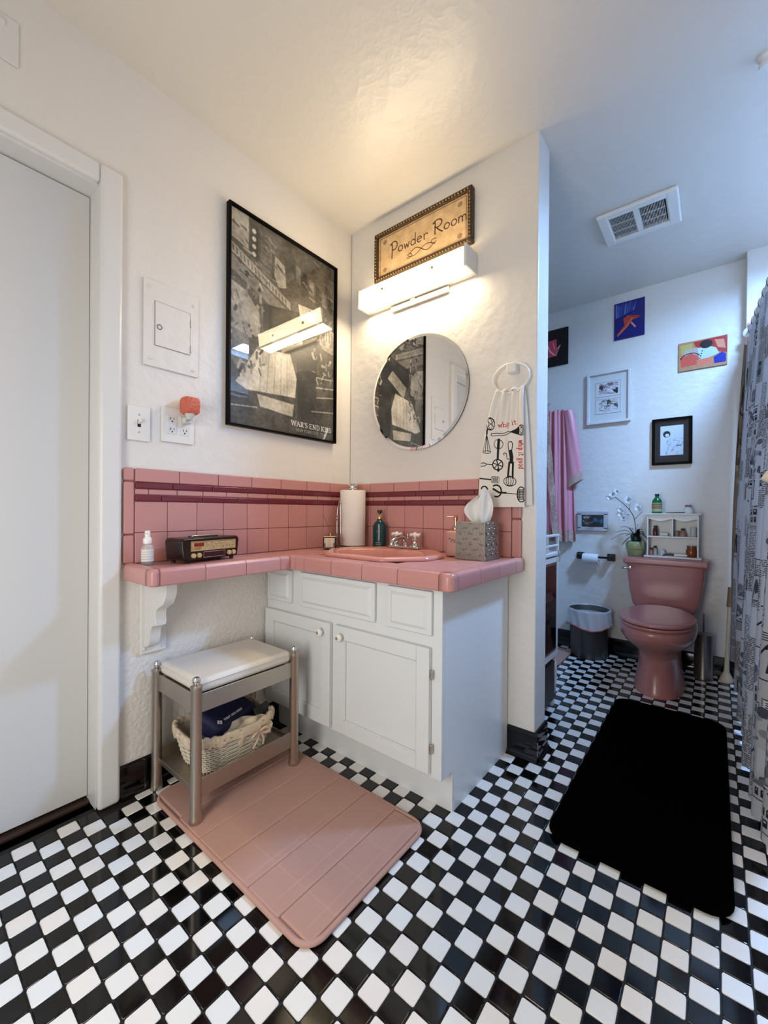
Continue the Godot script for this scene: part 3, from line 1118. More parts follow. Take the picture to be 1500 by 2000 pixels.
func poster_print() -> Image:
	# a generic old street view in greys: house fronts with signs, awnings, a pale drape, a road with painted lines
	var W := 400
	var Hh := 600
	var im := canvas(W, Hh, Color(0.30, 0.285, 0.255))
	var g := func(v: float) -> Color: return Color(v, v * 0.97, v * 0.90)
	blob(im, [Vector2(0, 0), Vector2(60, 0), Vector2(60, 95), Vector2(0, 80)], g.call(0.68))
	blob(im, [Vector2(64, 10), Vector2(92, 20), Vector2(92, 120), Vector2(64, 105)], g.call(0.18))
	for k in 4:
		dot(im, Vector2(78, 34 + k * 22), 7, g.call(0.78))
	blob(im, [Vector2(100, 20), Vector2(138, 26), Vector2(138, 150), Vector2(100, 132)], g.call(0.42))
	for k in 7:
		ink(im, [Vector2(104, 34 + k * 16), Vector2(134, 40 + k * 16)], 2, g.call(0.24))
	blob(im, [Vector2(0, 92), Vector2(210, 190), Vector2(210, 212), Vector2(0, 122)], g.call(0.60))
	for k in 16:
		ink(im, [Vector2(10 + k * 12, 104 + k * 5.6), Vector2(12 + k * 12, 118 + k * 5.6)], 3, g.call(0.30))
	blob(im, [Vector2(0, 128), Vector2(200, 216), Vector2(190, 250), Vector2(0, 170)], g.call(0.50))
	for k in 6:
		blob(im, [Vector2(230 + k * 28, 60 + k * 10), Vector2(250 + k * 28, 66 + k * 10), Vector2(250 + k * 28, 120 + k * 8), Vector2(230 + k * 28, 112 + k * 8)], g.call(0.16 if k % 2 else 0.46))
	blob(im, [Vector2(150, 70), Vector2(186, 84), Vector2(194, 150), Vector2(166, 160), Vector2(148, 130)], g.call(0.66))
	blob(im, [Vector2(330, 210), Vector2(400, 220), Vector2(400, 300), Vector2(330, 290)], g.call(0.55))
	for k in 5:
		blob(im, [Vector2(338 + k * 12, 226), Vector2(344 + k * 12, 227), Vector2(344 + k * 12, 262), Vector2(338 + k * 12, 261)], g.call(0.2))
	# dark hoarding in the middle, pale bundles in front of it
	blob(im, [Vector2(110, 230), Vector2(250, 205), Vector2(330, 225), Vector2(335, 330), Vector2(300, 380), Vector2(140, 330), Vector2(110, 300)], g.call(0.13))
	blob(im, [Vector2(0, 200), Vector2(50, 215), Vector2(96, 260), Vector2(100, 330), Vector2(50, 350), Vector2(0, 330)], g.call(0.62))
	blob(im, [Vector2(0, 330), Vector2(60, 340), Vector2(70, 420), Vector2(0, 430)], g.call(0.44))
	blob(im, [Vector2(130, 310), Vector2(230, 260), Vector2(262, 300), Vector2(150, 360)], g.call(0.60))
	blob(im, [Vector2(240, 180), Vector2(300, 176), Vector2(318, 214), Vector2(250, 226)], g.call(0.78))
	# pale hanging drape
	blob(im, [Vector2(90, 365), Vector2(210, 350), Vector2(236, 420), Vector2(226, 540), Vector2(110, 520), Vector2(20, 480)], g.call(0.80))
	for k in 5:
		ink(im, [Vector2(110 + k * 22, 372), Vector2(96 + k * 26, 510)], 3, g.call(0.66))
	blob(im, [Vector2(236, 360), Vector2(320, 350), Vector2(320, 480), Vector2(300, 560), Vector2(240, 560)], g.call(0.17))
	# road and its lines
	blob(im, [Vector2(0, 500), Vector2(400, 470), Vector2(400, 600), Vector2(0, 600)], g.call(0.26))
	blob(im, [Vector2(90, 500), Vector2(226, 505), Vector2(220, 545), Vector2(100, 535)], g.call(0.76))
	blob(im, [Vector2(240, 480), Vector2(310, 480), Vector2(320, 600), Vector2(240, 600)], g.call(0.16))
	for k in 3:
		ink(im, [Vector2(320, 395 + k * 34), Vector2(400, 388 + k * 30)], 4, g.call(0.70))
	ink(im, [Vector2(0, 548), Vector2(90, 540)], 3, g.call(0.75))
	ink(im, [Vector2(300, 512), Vector2(400, 500)], 3, g.call(0.75))
	var r := RandomNumberGenerator.new()
	r.seed = 8
	for n in 130:     # the crowd and shop fronts as loose dabs
		var q := Vector2(r.randf() * 110, r.randf_range(140, 470)) if n % 2 else Vector2(r.randf_range(300, 400), r.randf_range(180, 420))
		ink(im, [q, q + Vector2(r.randf_range(-10, 10), r.randf_range(-22, 22))], r.randf_range(3, 11), g.call(r.randf_range(0.12, 0.72)))
	for n in 60:
		var q := Vector2(r.randf() * 400, r.randf_range(0, 170))
		ink(im, [q, q + Vector2(r.randf_range(8, 30), r.randf_range(2, 12))], r.randf_range(2, 7), g.call(r.randf_range(0.14, 0.6)))
	im.resize(150, 225, Image.INTERPOLATE_LANCZOS)
	im.resize(W, Hh, Image.INTERPOLATE_CUBIC)
	speckle(im, 0.16, 21, 0.012)
	speckle(im, 0.10, 22, 0.06)
	speckle(im, 0.05, 23, 0.3)
	return im


func build_left_wall_things() -> void:
	# everything here is built facing +z and then turned to face +x
	var turn := PI / 2
	# poster 24 x 36 inch
	var o := thing("framed_poster", "large black-framed monochrome street poster hanging on the left wall", "poster", Vector3(0.001, 1.783, 0.4335), turn)
	put(o, "backing", bx(Vector3(0, 0, 0.004), Vector3(0.600, 0.898, 0.008)), M.black_frame)
	put(o, "frame", frame_ring(-0.306, 0.306, -0.455, 0.455, 0.010, 0.0, 0.025, 0.0015), M.black_frame, "thin black frame")
	var pic := put(o, "print", picture(0.594, 0.892, 0.0095), printed("poster_print", poster_print(), 0.55), "black and white street print")
	lettering(pic, "WAR'S END KISS", 0.0235, at(0.150, -0.392, 0.010), M.text_white, true)
	lettering(pic, "NEW YORK CITY, 1945", 0.0145, at(0.150, -0.420, 0.010), mat("text_grey", Color(0.62, 0.61, 0.58), 0.6))
	put(o, "glass", picture(0.594, 0.892, 0.0155), M.clear_pane, "clear glazing")
	# painted-over access panel
	o = thing("access_panel", "painted-over access panel with a small ring pull", "access panel", Vector3(0.001, 1.641, 0.954), turn)
	put(o, "plate", rb(Vector3(0, 0, 0.003), Vector3(0.196, 0.306, 0.005), 0.002, 2), M.wall_paint)
	var dr := put(o, "door", rb(Vector3(0.002, 0.003, 0.0065), Vector3(0.124, 0.156, 0.004), 0.0015, 2), M.wall_paint)
	put(dr, "ring_pull", tb(arc3(Vector3(-0.046, -0.008, 0.0095), 0.008, 0.0085, 14), 0.0013, 6, true), mat("grime_and_gap_shade", Color(0.45, 0.43, 0.40), 0.6), "grimy finger ring")
	put(o, "gap_shade_line", frame_ring(-0.0615, 0.0655, -0.0765, 0.0825, 0.002, 0.0055, 0.0066, 0.0), M.grime_and_gap_shade, "line of dirt and painted gap shade round the small door")  # strip colour holds dirt plus the shade of the gap round the door
	for q in [Vector2(-0.078, 0.128), Vector2(0.080, 0.115), Vector2(-0.076, -0.125), Vector2(0.078, -0.13)]:
		put(o, "screw", lt([Vector2(0.0065, 0.0055), Vector2(0.0055, 0.0085), Vector2(0.003, 0.0098), Vector2(0, 0.010)], 10, Transform3D(Basis(Vector3.RIGHT, PI / 2), Vector3(q.x, q.y, 0))), M.gloss_white)
	put(o, "hinge", bx(Vector3(0.070, -0.052, 0.007), Vector3(0.006, 0.028, 0.004), 0.001), M.gloss_white)
	put(o, "hinge", bx(Vector3(0.070, 0.045, 0.007), Vector3(0.006, 0.028, 0.004), 0.001), M.gloss_white)
	# light switch
	o = thing("light_switch", "white toggle light switch beside the door casing", "light switch", Vector3(0.001, 1.278, 1.064), turn)
	put(o, "plate", rb(Vector3(0, 0, 0.0028), Vector3(0.073, 0.120, 0.0056), 0.0026, 2), M.plate_white)
	put(o, "slot", bx(Vector3(0, 0, 0.0055), Vector3(0.011, 0.025, 0.001), 0.0004), M.dark_gap)
	put(o, "toggle", rb(Vector3(0, 0.006, 0.0105), Vector3(0.0085, 0.011, 0.017), 0.002, 2, Basis(Vector3.RIGHT, -0.45)), M.plate_white)
	for sy in [-1, 1]:
		put(o, "screw", lt([Vector2(0.0035, 0.0055), Vector2(0.003, 0.0066), Vector2(0, 0.0068)], 10, Transform3D(Basis(Vector3.RIGHT, PI / 2), Vector3(0, sy * 0.03, 0))), M.nickel)
	# double outlet
	o = thing("wall_outlet", "white two-gang wall outlet above the radio", "outlet", Vector3(0.001, 1.291, 0.930), turn)
	put(o, "plate", rb(Vector3(0, 0, 0.0028), Vector3(0.119, 0.128, 0.0056), 0.0026, 2), M.plate_white)
	for sx in [-1, 1]:
		var soc := put(o, "socket", rb(Vector3(sx * 0.023, 0, 0.0058), Vector3(0.034, 0.067, 0.003), 0.0012, 2), M.gloss_white)
		for sy in [-1, 1]:
			if sx == 1 and sy == 1:
				continue
			var cy: float = sy * 0.019
			put(soc, "slot", bx(Vector3(sx * 0.023 - 0.006, cy + 0.004, 0.0073), Vector3(0.0022, 0.008, 0.0008)), M.dark_gap)
			put(soc, "slot", bx(Vector3(sx * 0.023 + 0.006, cy + 0.004, 0.0073), Vector3(0.0022, 0.0065, 0.0008)), M.dark_gap)
			put(soc, "slot", lt([Vector2(0.0028, 0.0070), Vector2(0.0028, 0.0077), Vector2(0, 0.0077)], 10, Transform3D(Basis(Vector3.RIGHT, PI / 2), Vector3(sx * 0.023, cy - 0.006, 0))), M.dark_gap)
	# salt night light plugged into the upper right socket
	o = thing("salt_night_light", "orange salt-crystal night light plugged into the outlet", "night light", Vector3(0.001, 1.316, 0.907), turn)
	put(o, "plug", rb(Vector3(0, -0.004, 0.020), Vector3(0.030, 0.026, 0.026), 0.008, 3), mat("plug_grey", Color(0.80, 0.82, 0.80), 0.4))
	put(o, "neck", lt([Vector2(0.010, -0.002), Vector2(0.012, 0.004), Vector2(0.017, 0.015), Vector2(0.0195, 0.022), Vector2(0, 0.022)], 18, Transform3D(Basis(Vector3.RIGHT, 0.15), Vector3(0.002, 0.0, 0.040))), M.plug_grey)
	var salt := mat("salt", Color(0.80, 0.40, 0.31), 0.5)
	salt.subsurf_scatter_enabled = true
	salt.subsurf_scatter_strength = 0.25
	relief(salt, noise_tex(0.03, 4, 256, 31), 0.35, 9.0)
	var cube := []
	for e in [[0.021, 0.018], [0.0275, 0.025], [0.0295, 0.045], [0.0285, 0.070], [0.025, 0.0775], [0.018, 0.079]]:
		var ring := []
		for s in 20:
			var a := TAU * s / 20.0
			var q: Vector2 = Vector2(signf(cos(a)) * pow(absf(cos(a)), 0.38), signf(sin(a)) * pow(absf(sin(a)), 0.38)) * e[0]
			ring.append(Vector3(q.x + 0.003, e[1], q.y + 0.040))
		cube.append(ring)
	var sb := MB.new()
	sb.loft(cube)
	put(o, "salt_block", sb, salt, "rough orange salt cube")
	# painted register high beside the door
	o = thing("painted_wall_plate", "painted-over square plate high on the wall above the door", "wall plate", Vector3(0.001, 2.30, 1.47), turn)
	put(o, "plate", rb(Vector3(0, 0, 0.003), Vector3(0.17, 0.125, 0.006), 0.002, 2), M.gloss_white)
	put(o, "knob", lt([Vector2(0.012, 0.005), Vector2(0.011, 0.012), Vector2(0.006, 0.015), Vector2(0, 0.0155)], 12, Transform3D(Basis(Vector3.RIGHT, PI / 2), Vector3(0.045, 0.035, 0))), M.gloss_white)


func arc3(c: Vector3, rx: float, ry: float, k := 24, a0 := 0.0, a1 := TAU) -> Array:
	var l := []
	var full := absf(a1 - a0 - TAU) < 0.001
	for i in (k if full else k + 1):
		var a := lerpf(a0, a1, float(i) / k)
		l.append(c + Vector3(cos(a) * rx, sin(a) * ry, 0))
	return l


# ---- the sign's hand-drawn letters, one unit high, as strokes
func glyph(ch: String) -> Array:
	match ch:
		"P": return [[Vector2(0.10, 1.28), Vector2(0.14, 0.4), Vector2(0.10, 0.05)], arc(Vector2(0.30, 0.30), 0.30, 0.34, -2.6, 2.2), [Vector2(-0.06, 0.12), Vector2(0.10, 0.02)]]
		"R": return [[Vector2(0.12, 1.0), Vector2(0.14, 0.2), Vector2(0.10, 0.0)], arc(Vector2(0.34, 0.24), 0.34, 0.29, -2.7, 2.4), [Vector2(0.22, 0.50), Vector2(0.46, 0.80), Vector2(0.72, 1.02)], [Vector2(-0.05, 0.10), Vector2(0.10, -0.02)]]
		"o": return [arc(Vector2(0.22, 0.78), 0.21, 0.22, 0, TAU)]
		"w": return [[Vector2(0.0, 0.58), Vector2(0.10, 0.98), Vector2(0.22, 0.66), Vector2(0.34, 0.98), Vector2(0.46, 0.56)]]
		"d": return [arc(Vector2(0.20, 0.78), 0.19, 0.22, 0, TAU), [Vector2(0.40, 0.10), Vector2(0.40, 1.0)]]
		"e": return [arc(Vector2(0.20, 0.78), 0.19, 0.22, 0.9, 6.1), [Vector2(0.02, 0.80), Vector2(0.39, 0.72)]]
		"r": return [[Vector2(0.04, 0.58), Vector2(0.06, 1.0)], arc(Vector2(0.22, 0.76), 0.17, 0.18, -2.8, -0.7)]
		"m": return [[Vector2(0.02, 0.58), Vector2(0.03, 1.0)], arc(Vector2(0.17, 0.74), 0.13, 0.17, -3.0, 0.1) + [Vector2(0.31, 1.0)], arc(Vector2(0.45, 0.74), 0.13, 0.17, -3.0, 0.1) + [Vector2(0.60, 1.02)]]
	return []


func sign_print() -> Image:
	var im := canvas(720, 320, Color(0.85, 0.71, 0.53))
	speckle(im, 0.09, 5, 0.012)
	speckle(im, 0.04, 6, 0.09)
	var dark := Color(0.27, 0.16, 0.09)
	ink(im, [Vector2(14, 14), Vector2(706, 14), Vector2(706, 306), Vector2(14, 306), Vector2(14, 14)], 4, dark)
	for q in [Vector2(58, 52), Vector2(662, 52), Vector2(58, 268), Vector2(662, 268)]:
		ink(im, arc(q, 15, 15, 0, TAU), 3, dark)
		for k in 5:
			ink(im, arc(q + Vector2(cos(k * 1.257), sin(k * 1.257)) * 6, 4, 4, 0, TAU, 10), 2, dark)
	var x := 112.0
	for ch in "Powder Room":
		if ch == " ":
			x += 34
			continue
		var wide: float = {"P": 0.64, "R": 0.80, "w": 0.54, "m": 0.70, "r": 0.42}.get(ch, 0.50)
		var k := 92.0
		for s in glyph(ch):
			var pts := []
			for q in s:
				pts.append(Vector2(x + q.x * k, 84 + q.y * k))
			ink(im, pts, 9.0 if ch in ["P", "R"] else 7.5, dark)
		x += wide * k + 6
	# flourish
	var f1 := []
	var f2 := []
	for i in 41:
		var u := i / 40.0
		f1.append(Vector2(lerpf(275, 470, u), 232 - 26 * sin(u * TAU)))
		f2.append(Vector2(lerpf(262, 480, u), 236 + 22 * sin(u * TAU + 0.3)))
	ink(im, f1, 6, dark)
	ink(im, f2, 5, dark)
	ink(im, arc(Vector2(470, 218), 22, 15, 0.6, 5.6), 5, dark)
	ink(im, arc(Vector2(272, 246), 22, 15, -2.4, 2.6), 5, dark)
	return im


func build_back_wall_things() -> void:
	# sign
	var o := thing("powder_room_sign", "tan plaque lettered Powder Room in a carved dark frame", "sign", Vector3(0.4645, 2.268, 0.001))
	put(o, "board", bx(Vector3(0, 0, 0.008), Vector3(0.535, 0.228, 0.016)), mat("sign_wood", Color(0.36, 0.25, 0.15), 0.6))
	put(o, "face", picture(0.505, 0.205, 0.0175), printed("sign_print", sign_print(), 0.5), "tan lettered face")
	var carved := mat("carved_frame", Color(0.27, 0.20, 0.13), 0.38, 0.35)
	relief(carved, noise_tex(0.06, 3, 256, 41, FastNoiseLite.TYPE_CELLULAR), 0.35, 14.0)
	var fr := MB.new()
	for q in [[0.0, 0.1125, 0.549, 0.022], [0.0, -0.1125, 0.549, 0.022], [-0.264, 0.0, 0.022, 0.205], [0.264, 0.0, 0.022, 0.205]]:
		fr.rbox(Vector3(q[0], q[1], 0.015), Vector3(q[2], q[3], 0.030), 0.006, 2)
	put(o, "frame", fr, carved, "carved dark gilt frame")
	var bead := MB.new()
	for k in 34:
		var x := -0.256 + k * 0.0155
		for y in [0.1125, -0.1125]:
			bead.lathe([Vector2(0.0055, 0), Vector2(0.004, 0.003), Vector2(0, 0.0042)], 7, Transform3D(Basis(Vector3.RIGHT, PI / 2), Vector3(x, y, 0.0295)))
	for k in 13:
		var y := -0.095 + k * 0.0158
		for x in [0.264, -0.264]:
			bead.lathe([Vector2(0.0055, 0), Vector2(0.004, 0.003), Vector2(0, 0.0042)], 7, Transform3D(Basis(Vector3.RIGHT, PI / 2), Vector3(x, y, 0.0295)))
	var bd := put(o, "beading", bead, mat("gilt", Color(0.52, 0.42, 0.27), 0.35, 0.7), "worn gilt beading")
	bd.set_meta("kind", "stuff")
	# vanity light
	o = thing("vanity_light", "glowing box-shaped fluorescent vanity light above the mirror", "light fixture", Vector3(0.445, 2.052, 0))
	put(o, "back_plate", rb(Vector3(0, 0, 0.010), Vector3(0.606, 0.094, 0.019), 0.003, 2), M.gloss_white)
	put(o, "diffuser", rb(Vector3(0, 0, 0.060), Vector3(0.590, 0.086, 0.080), 0.012, 3), M.lamp_diffuser, "glowing acrylic diffuser")
	for sx in [-1, 1]:
		put(o, "end_cap", rb(Vector3(sx * 0.3015, 0, 0.052), Vector3(0.013, 0.094, 0.102), 0.004, 2), M.gloss_white)
	for kx in [-0.137, 0.144]:
		put(o, "knob", lt([Vector2(0.0085, 0.099), Vector2(0.0085, 0.105), Vector2(0.006, 0.109), Vector2(0, 0.110)], 14, Transform3D(Basis(Vector3.RIGHT, PI / 2), Vector3(kx, -0.003, 0))), M.nickel)
	var st := put(o, "metal_strip", rb(Vector3(0.010, -0.066, 0.008), Vector3(0.330, 0.026, 0.014), 0.002, 2), mat("strip_metal", Color(0.66, 0.63, 0.58), 0.45, 0.6), "grey metal strip under the diffuser")
	put(st, "clip", rb(Vector3(-0.02, -0.066, 0.017), Vector3(0.024, 0.030, 0.006), 0.001, 2), M.plate_white)
	# round mirror with a bevelled edge
	o = thing("round_mirror", "round frameless mirror on the wall between sign and sink", "mirror", Vector3(0.4475, 1.548, 0.004))
	var fw := Transform3D(Basis(Vector3.RIGHT, PI / 2), Vector3.ZERO)
	put(o, "backing", lt([Vector2(0, 0.0), Vector2(0.274, 0.0), Vector2(0.275, 0.003), Vector2(0.2745, 0.0055)], 72, fw), M.black_plastic)
	put(o, "bevel", lt([Vector2(0.2745, 0.0055), Vector2(0.2615, 0.0088)], 72, fw), M.mirror_silver, "bevelled rim")
	put(o, "glass", lt([Vector2(0.2615, 0.0088), Vector2(0.0, 0.0088)], 72, fw), M.mirror_silver, "silvered glass")
	# towel ring
	o = thing("towel_ring", "white ceramic towel ring on the wall end", "towel ring", Vector3(0.923, 1.560, 0.001))
	put(o, "mount", rb(Vector3(0, 0, 0.022), Vector3(0.040, 0.042, 0.043), 0.008, 3), M.porcelain)
	var clear := mat("ring_acrylic", Color(0.90, 0.89, 0.87, 0.55), 0.08)
	clear.transparency = BaseMaterial3D.TRANSPARENCY_ALPHA
	put(o, "ring", tb(arc3(Vector3(-0.004, -0.040, 0.031), 0.074, 0.058, 40), 0.0052, 10, true), M.porcelain, "white ring")
	build_tea_towel()


func towel_print() -> Image:
	# drawn in units of the flat cloth (about a third of a millimetre), then set onto the tapering fall
	var im := canvas(440, 1080, Color(0.90, 0.88, 0.85))
	var S := func(pts: Array, w: float, tone := Color(0.09, 0.08, 0.075)) -> void:
		var l := []
		for q in pts:
			var x: float = 3.346e-4 * q.x + 3.07e-6 * q.y + 0.7560
			var y: float = -2.71e-5 * q.x - 3.215e-4 * q.y + 1.6121
			var v := clampf((1.466 - y) / 0.466, 0.0, 1.0)
			var x0 := lerpf(0.790, 0.858, pow(1.0 - v, 2.0))
			var x1 := lerpf(0.984, 0.978, 1.0 - v)
			l.append(Vector2((x - x0) / (x1 - x0) * 440.0, v * 1080.0))
		ink(im, l, w * 0.82, tone)
	# balloon whisk with a wheel, upper left
	S.call(arc(Vector2(248, 822), 46, 76, 0, TAU), 12)
	S.call(arc(Vector2(248, 822), 20, 66, 0, TAU), 7)
	S.call([Vector2(212, 780), Vector2(290, 860)], 7)
	S.call([Vector2(286, 782), Vector2(214, 868)], 7)
	S.call([Vector2(212, 895), Vector2(206, 945)], 24)
	for e in [-46, -16, 14, 44]:
		S.call([Vector2(206, 950), Vector2(200 + e, 1180)], 7)
	S.call(arc(Vector2(200, 1180), 48, 16, 0, TAU), 8)
	# spatula, upper right
	S.call([Vector2(255, 940), Vector2(250, 962), Vector2(262, 975), Vector2(380, 972), Vector2(470, 952), Vector2(505, 936)], 8)
	S.call([Vector2(255, 940), Vector2(380, 945), Vector2(470, 922), Vector2(505, 930)], 8)
	for e in 12:
		S.call([Vector2(500, 930), Vector2(612, 868 + e * 9)], 9)
	S.call(arc(Vector2(635, 915), 36, 62, 0, TAU), 10)
	S.call(arc(Vector2(640, 915), 18, 40, 0, TAU), 7)
	S.call(arc(Vector2(625, 915), 20, 55, 0, TAU), 6)
	# hand mixer, middle
	S.call(arc(Vector2(346, 1080), 50, 56, 0, TAU), 8)
	S.call([Vector2(352, 1025), Vector2(344, 1130)], 30)
	S.call([Vector2(344, 1130), Vector2(336, 1270)], 24)
	S.call(arc(Vector2(336, 1340), 62, 66, 0, TAU), 14)
	for e in 6:
		var a := e * PI / 3 + 0.3
		S.call([Vector2(336, 1340), Vector2(336 + cos(a) * 58, 1340 + sin(a) * 62)], 11)
	S.call([Vector2(270, 1342), Vector2(200, 1336)], 9)
	S.call([Vector2(200, 1336), Vector2(160, 1320), Vector2(125, 1328)], 9)
	S.call([Vector2(200, 1336), Vector2(170, 1362), Vector2(118, 1366)], 9)
	S.call([Vector2(340, 1400), Vector2(342, 1412)], 30)
	# egg beater, right of it
	S.call([Vector2(482, 1170), Vector2(470, 1080), Vector2(482, 1052), Vector2(512, 1050), Vector2(524, 1080), Vector2(514, 1170)], 10)
	S.call([Vector2(500, 1175), Vector2(512, 1240), Vector2(510, 1300)], 44)
	S.call([Vector2(480, 1270), Vector2(458, 1262), Vector2(448, 1200), Vector2(420, 1186), Vector2(402, 1200), Vector2(416, 1214)], 9)
	S.call([Vector2(486, 1310), Vector2(468, 1490)], 24)
	S.call([Vector2(530, 1310), Vector2(526, 1490)], 24)
	S.call(arc(Vector2(490, 1545), 78, 58, 0, TAU), 9)
	S.call(arc(Vector2(490, 1540), 44, 62, 0, TAU), 8)
	S.call(arc(Vector2(490, 1540), 16, 60, 0, TAU), 8)
	# small whisk, lower left
	S.call([Vector2(106, 1524), Vector2(250, 1532)], 16)
	for e in 5:
		S.call(arc(Vector2(266 + e * 18, 1532), 14, 42, 0, TAU), 5)
	# skimmer along the bottom
	S.call(arc(Vector2(166, 1680), 42, 58, -2.7, -0.4), 16)
	S.call(arc(Vector2(318, 1672), 62, 74, -2.2, 1.9), 18)
	S.call([Vector2(280, 1650), Vector2(350, 1690), Vector2(440, 1690)], 22)
	S.call([Vector2(430, 1692), Vector2(590, 1698)], 8)
	S.call(arc(Vector2(630, 1698), 48, 92, 0, TAU), 12)
	for e in 6:
		S.call([Vector2(594 + e * 15, 1640), Vector2(594 + e * 15, 1756)], 7)
	for e in 7:
		S.call([Vector2(588, 1640 + e * 20), Vector2(672, 1636 + e * 20)], 7)
	# red typewriter lettering, one line level and one running down the right edge
	for e in [["whip it", Vector2(356, 870), 70.0, 62.0, -0.17], ["whip it good", Vector2(604, 1040), 61.0, 72.0, PI / 2]]:
		var x := 0.0
		for ch in e[0]:
			for s in type_glyph(ch):
				var l := []
				for q in s:
					var w := Vector2((x + q.x * 0.50) * e[2], (q.y - 1.0) * e[3])
					l.append(e[1] + w.rotated(e[4]))
				S.call(l, 7.5 if e[4] < 0.0 else 8.0, Color(0.72, 0.10, 0.12))
			x += 0.30 if ch in ["i", " "] else (0.66 if ch == "w" else 0.56)
	return im


func type_glyph(ch: String) -> Array:   # lower-case letters with small serifs; baseline at y = 1
	match ch:
		"w": return [[Vector2(0, 0.45), Vector2(0.25, 1), Vector2(0.5, 0.5), Vector2(0.75, 1), Vector2(1, 0.45)], [Vector2(-0.1, 0.45), Vector2(0.15, 0.45)], [Vector2(0.85, 0.45), Vector2(1.1, 0.45)]]
		"h": return [[Vector2(0.1, 0), Vector2(0.1, 1)], [Vector2(0.1, 0.6), Vector2(0.4, 0.45), Vector2(0.7, 0.55), Vector2(0.75, 1)], [Vector2(-0.05, 1), Vector2(0.25, 1)], [Vector2(0.6, 1), Vector2(0.9, 1)]]
		"i": return [[Vector2(0.15, 0.47), Vector2(0.15, 1)], [Vector2(0.0, 1), Vector2(0.3, 1)], [Vector2(0.15, 0.2), Vector2(0.16, 0.22)]]
		"p": return [[Vector2(0.1, 0.45), Vector2(0.1, 1.45)], arc(Vector2(0.42, 0.72), 0.32, 0.28, 0, TAU, 16), [Vector2(-0.05, 1.45), Vector2(0.25, 1.45)]]
		"t": return [[Vector2(0.3, 0.15), Vector2(0.3, 0.9), Vector2(0.5, 1.0), Vector2(0.7, 0.9)], [Vector2(0.05, 0.45), Vector2(0.65, 0.45)]]
		"g": return [arc(Vector2(0.4, 0.68), 0.28, 0.22, 0, TAU, 16), arc(Vector2(0.4, 1.2), 0.32, 0.2, 0, TAU, 16), [Vector2(0.6, 0.5), Vector2(0.8, 0.42)]]
		"o": return [arc(Vector2(0.4, 0.72), 0.32, 0.28, 0, TAU, 16)]
		"d": return [[Vector2(0.72, 0), Vector2(0.72, 1)], arc(Vector2(0.4, 0.72), 0.32, 0.28, 0, TAU, 16), [Vector2(0.55, 0.0), Vector2(0.72, 0.0)]]
	return []


func build_tea_towel() -> void:
	var o := thing("tea_towel", "white tea towel printed with black whisks hanging from the ring", "towel")
	var rows := 40
	var cols := 36
	var front := []
	var back := []
	for i in rows + 1:
		var v := float(i) / rows
		var y := lerpf(1.466, 1.000, v)
		var gather := pow(1.0 - v, 1.7)
		var x0 := lerpf(0.790, 0.858, pow(1.0 - v, 2.0))
		var x1 := lerpf(0.984, 0.978, 1.0 - v)
		var rf := []
		var rbk := []
		for j in cols + 1:
			var u := float(j) / cols
			var fold := sin(u * 21.0 + 0.6) * 0.011 * gather + sin(u * 8.0 + v * 1.5) * 0.004 * (1.0 - 0.4 * v)
			var over := 0.012 * exp(-v * 26.0)
			rf.append(Vector3(lerpf(x0, x1, u), y + over * 0.4, 0.046 - over + fold))
			rbk.append(Vector3(lerpf(x0 + 0.012, lerpf(x1 + 0.022, x1, pow(1.0 - v, 1.5)), u), y - 0.004 + 0.012 * v, 0.021 + fold * 0.35 + 0.006 * exp(-v * 30.0)))
		front.append(rf)
		back.append(rbk)
	var cloth := printed("towel_print", towel_print(), 0.9)
	var b := MB.new()
	b.sheet(front, 0.0016)
	put(o, "front", b, cloth, "printed front fall")
	b = MB.new()
	b.sheet(back, 0.0016)
	put(o, "back_fall", b, mat("towel_white", Color(0.90, 0.88, 0.86), 0.9), "plain white back fall")
	var top := []
	for i in 9:
		var a := PI * i / 8.0
		var row := []
		for j in cols + 1:
			var u := float(j) / cols
			var fold := sin(u * 21.0 + 0.6) * 0.011
			row.append(Vector3(lerpf(0.860, 0.978, u), 1.467 + sin(a) * 0.0125, 0.031 + cos(a) * 0.011 + fold * (0.5 + 0.5 * cos(a)) * 0.8))
		top.append(row)
	b = MB.new()
	b.sheet(top, 0.0016)
	put(o, "fold", b, M.towel_white, "fold over the ring")


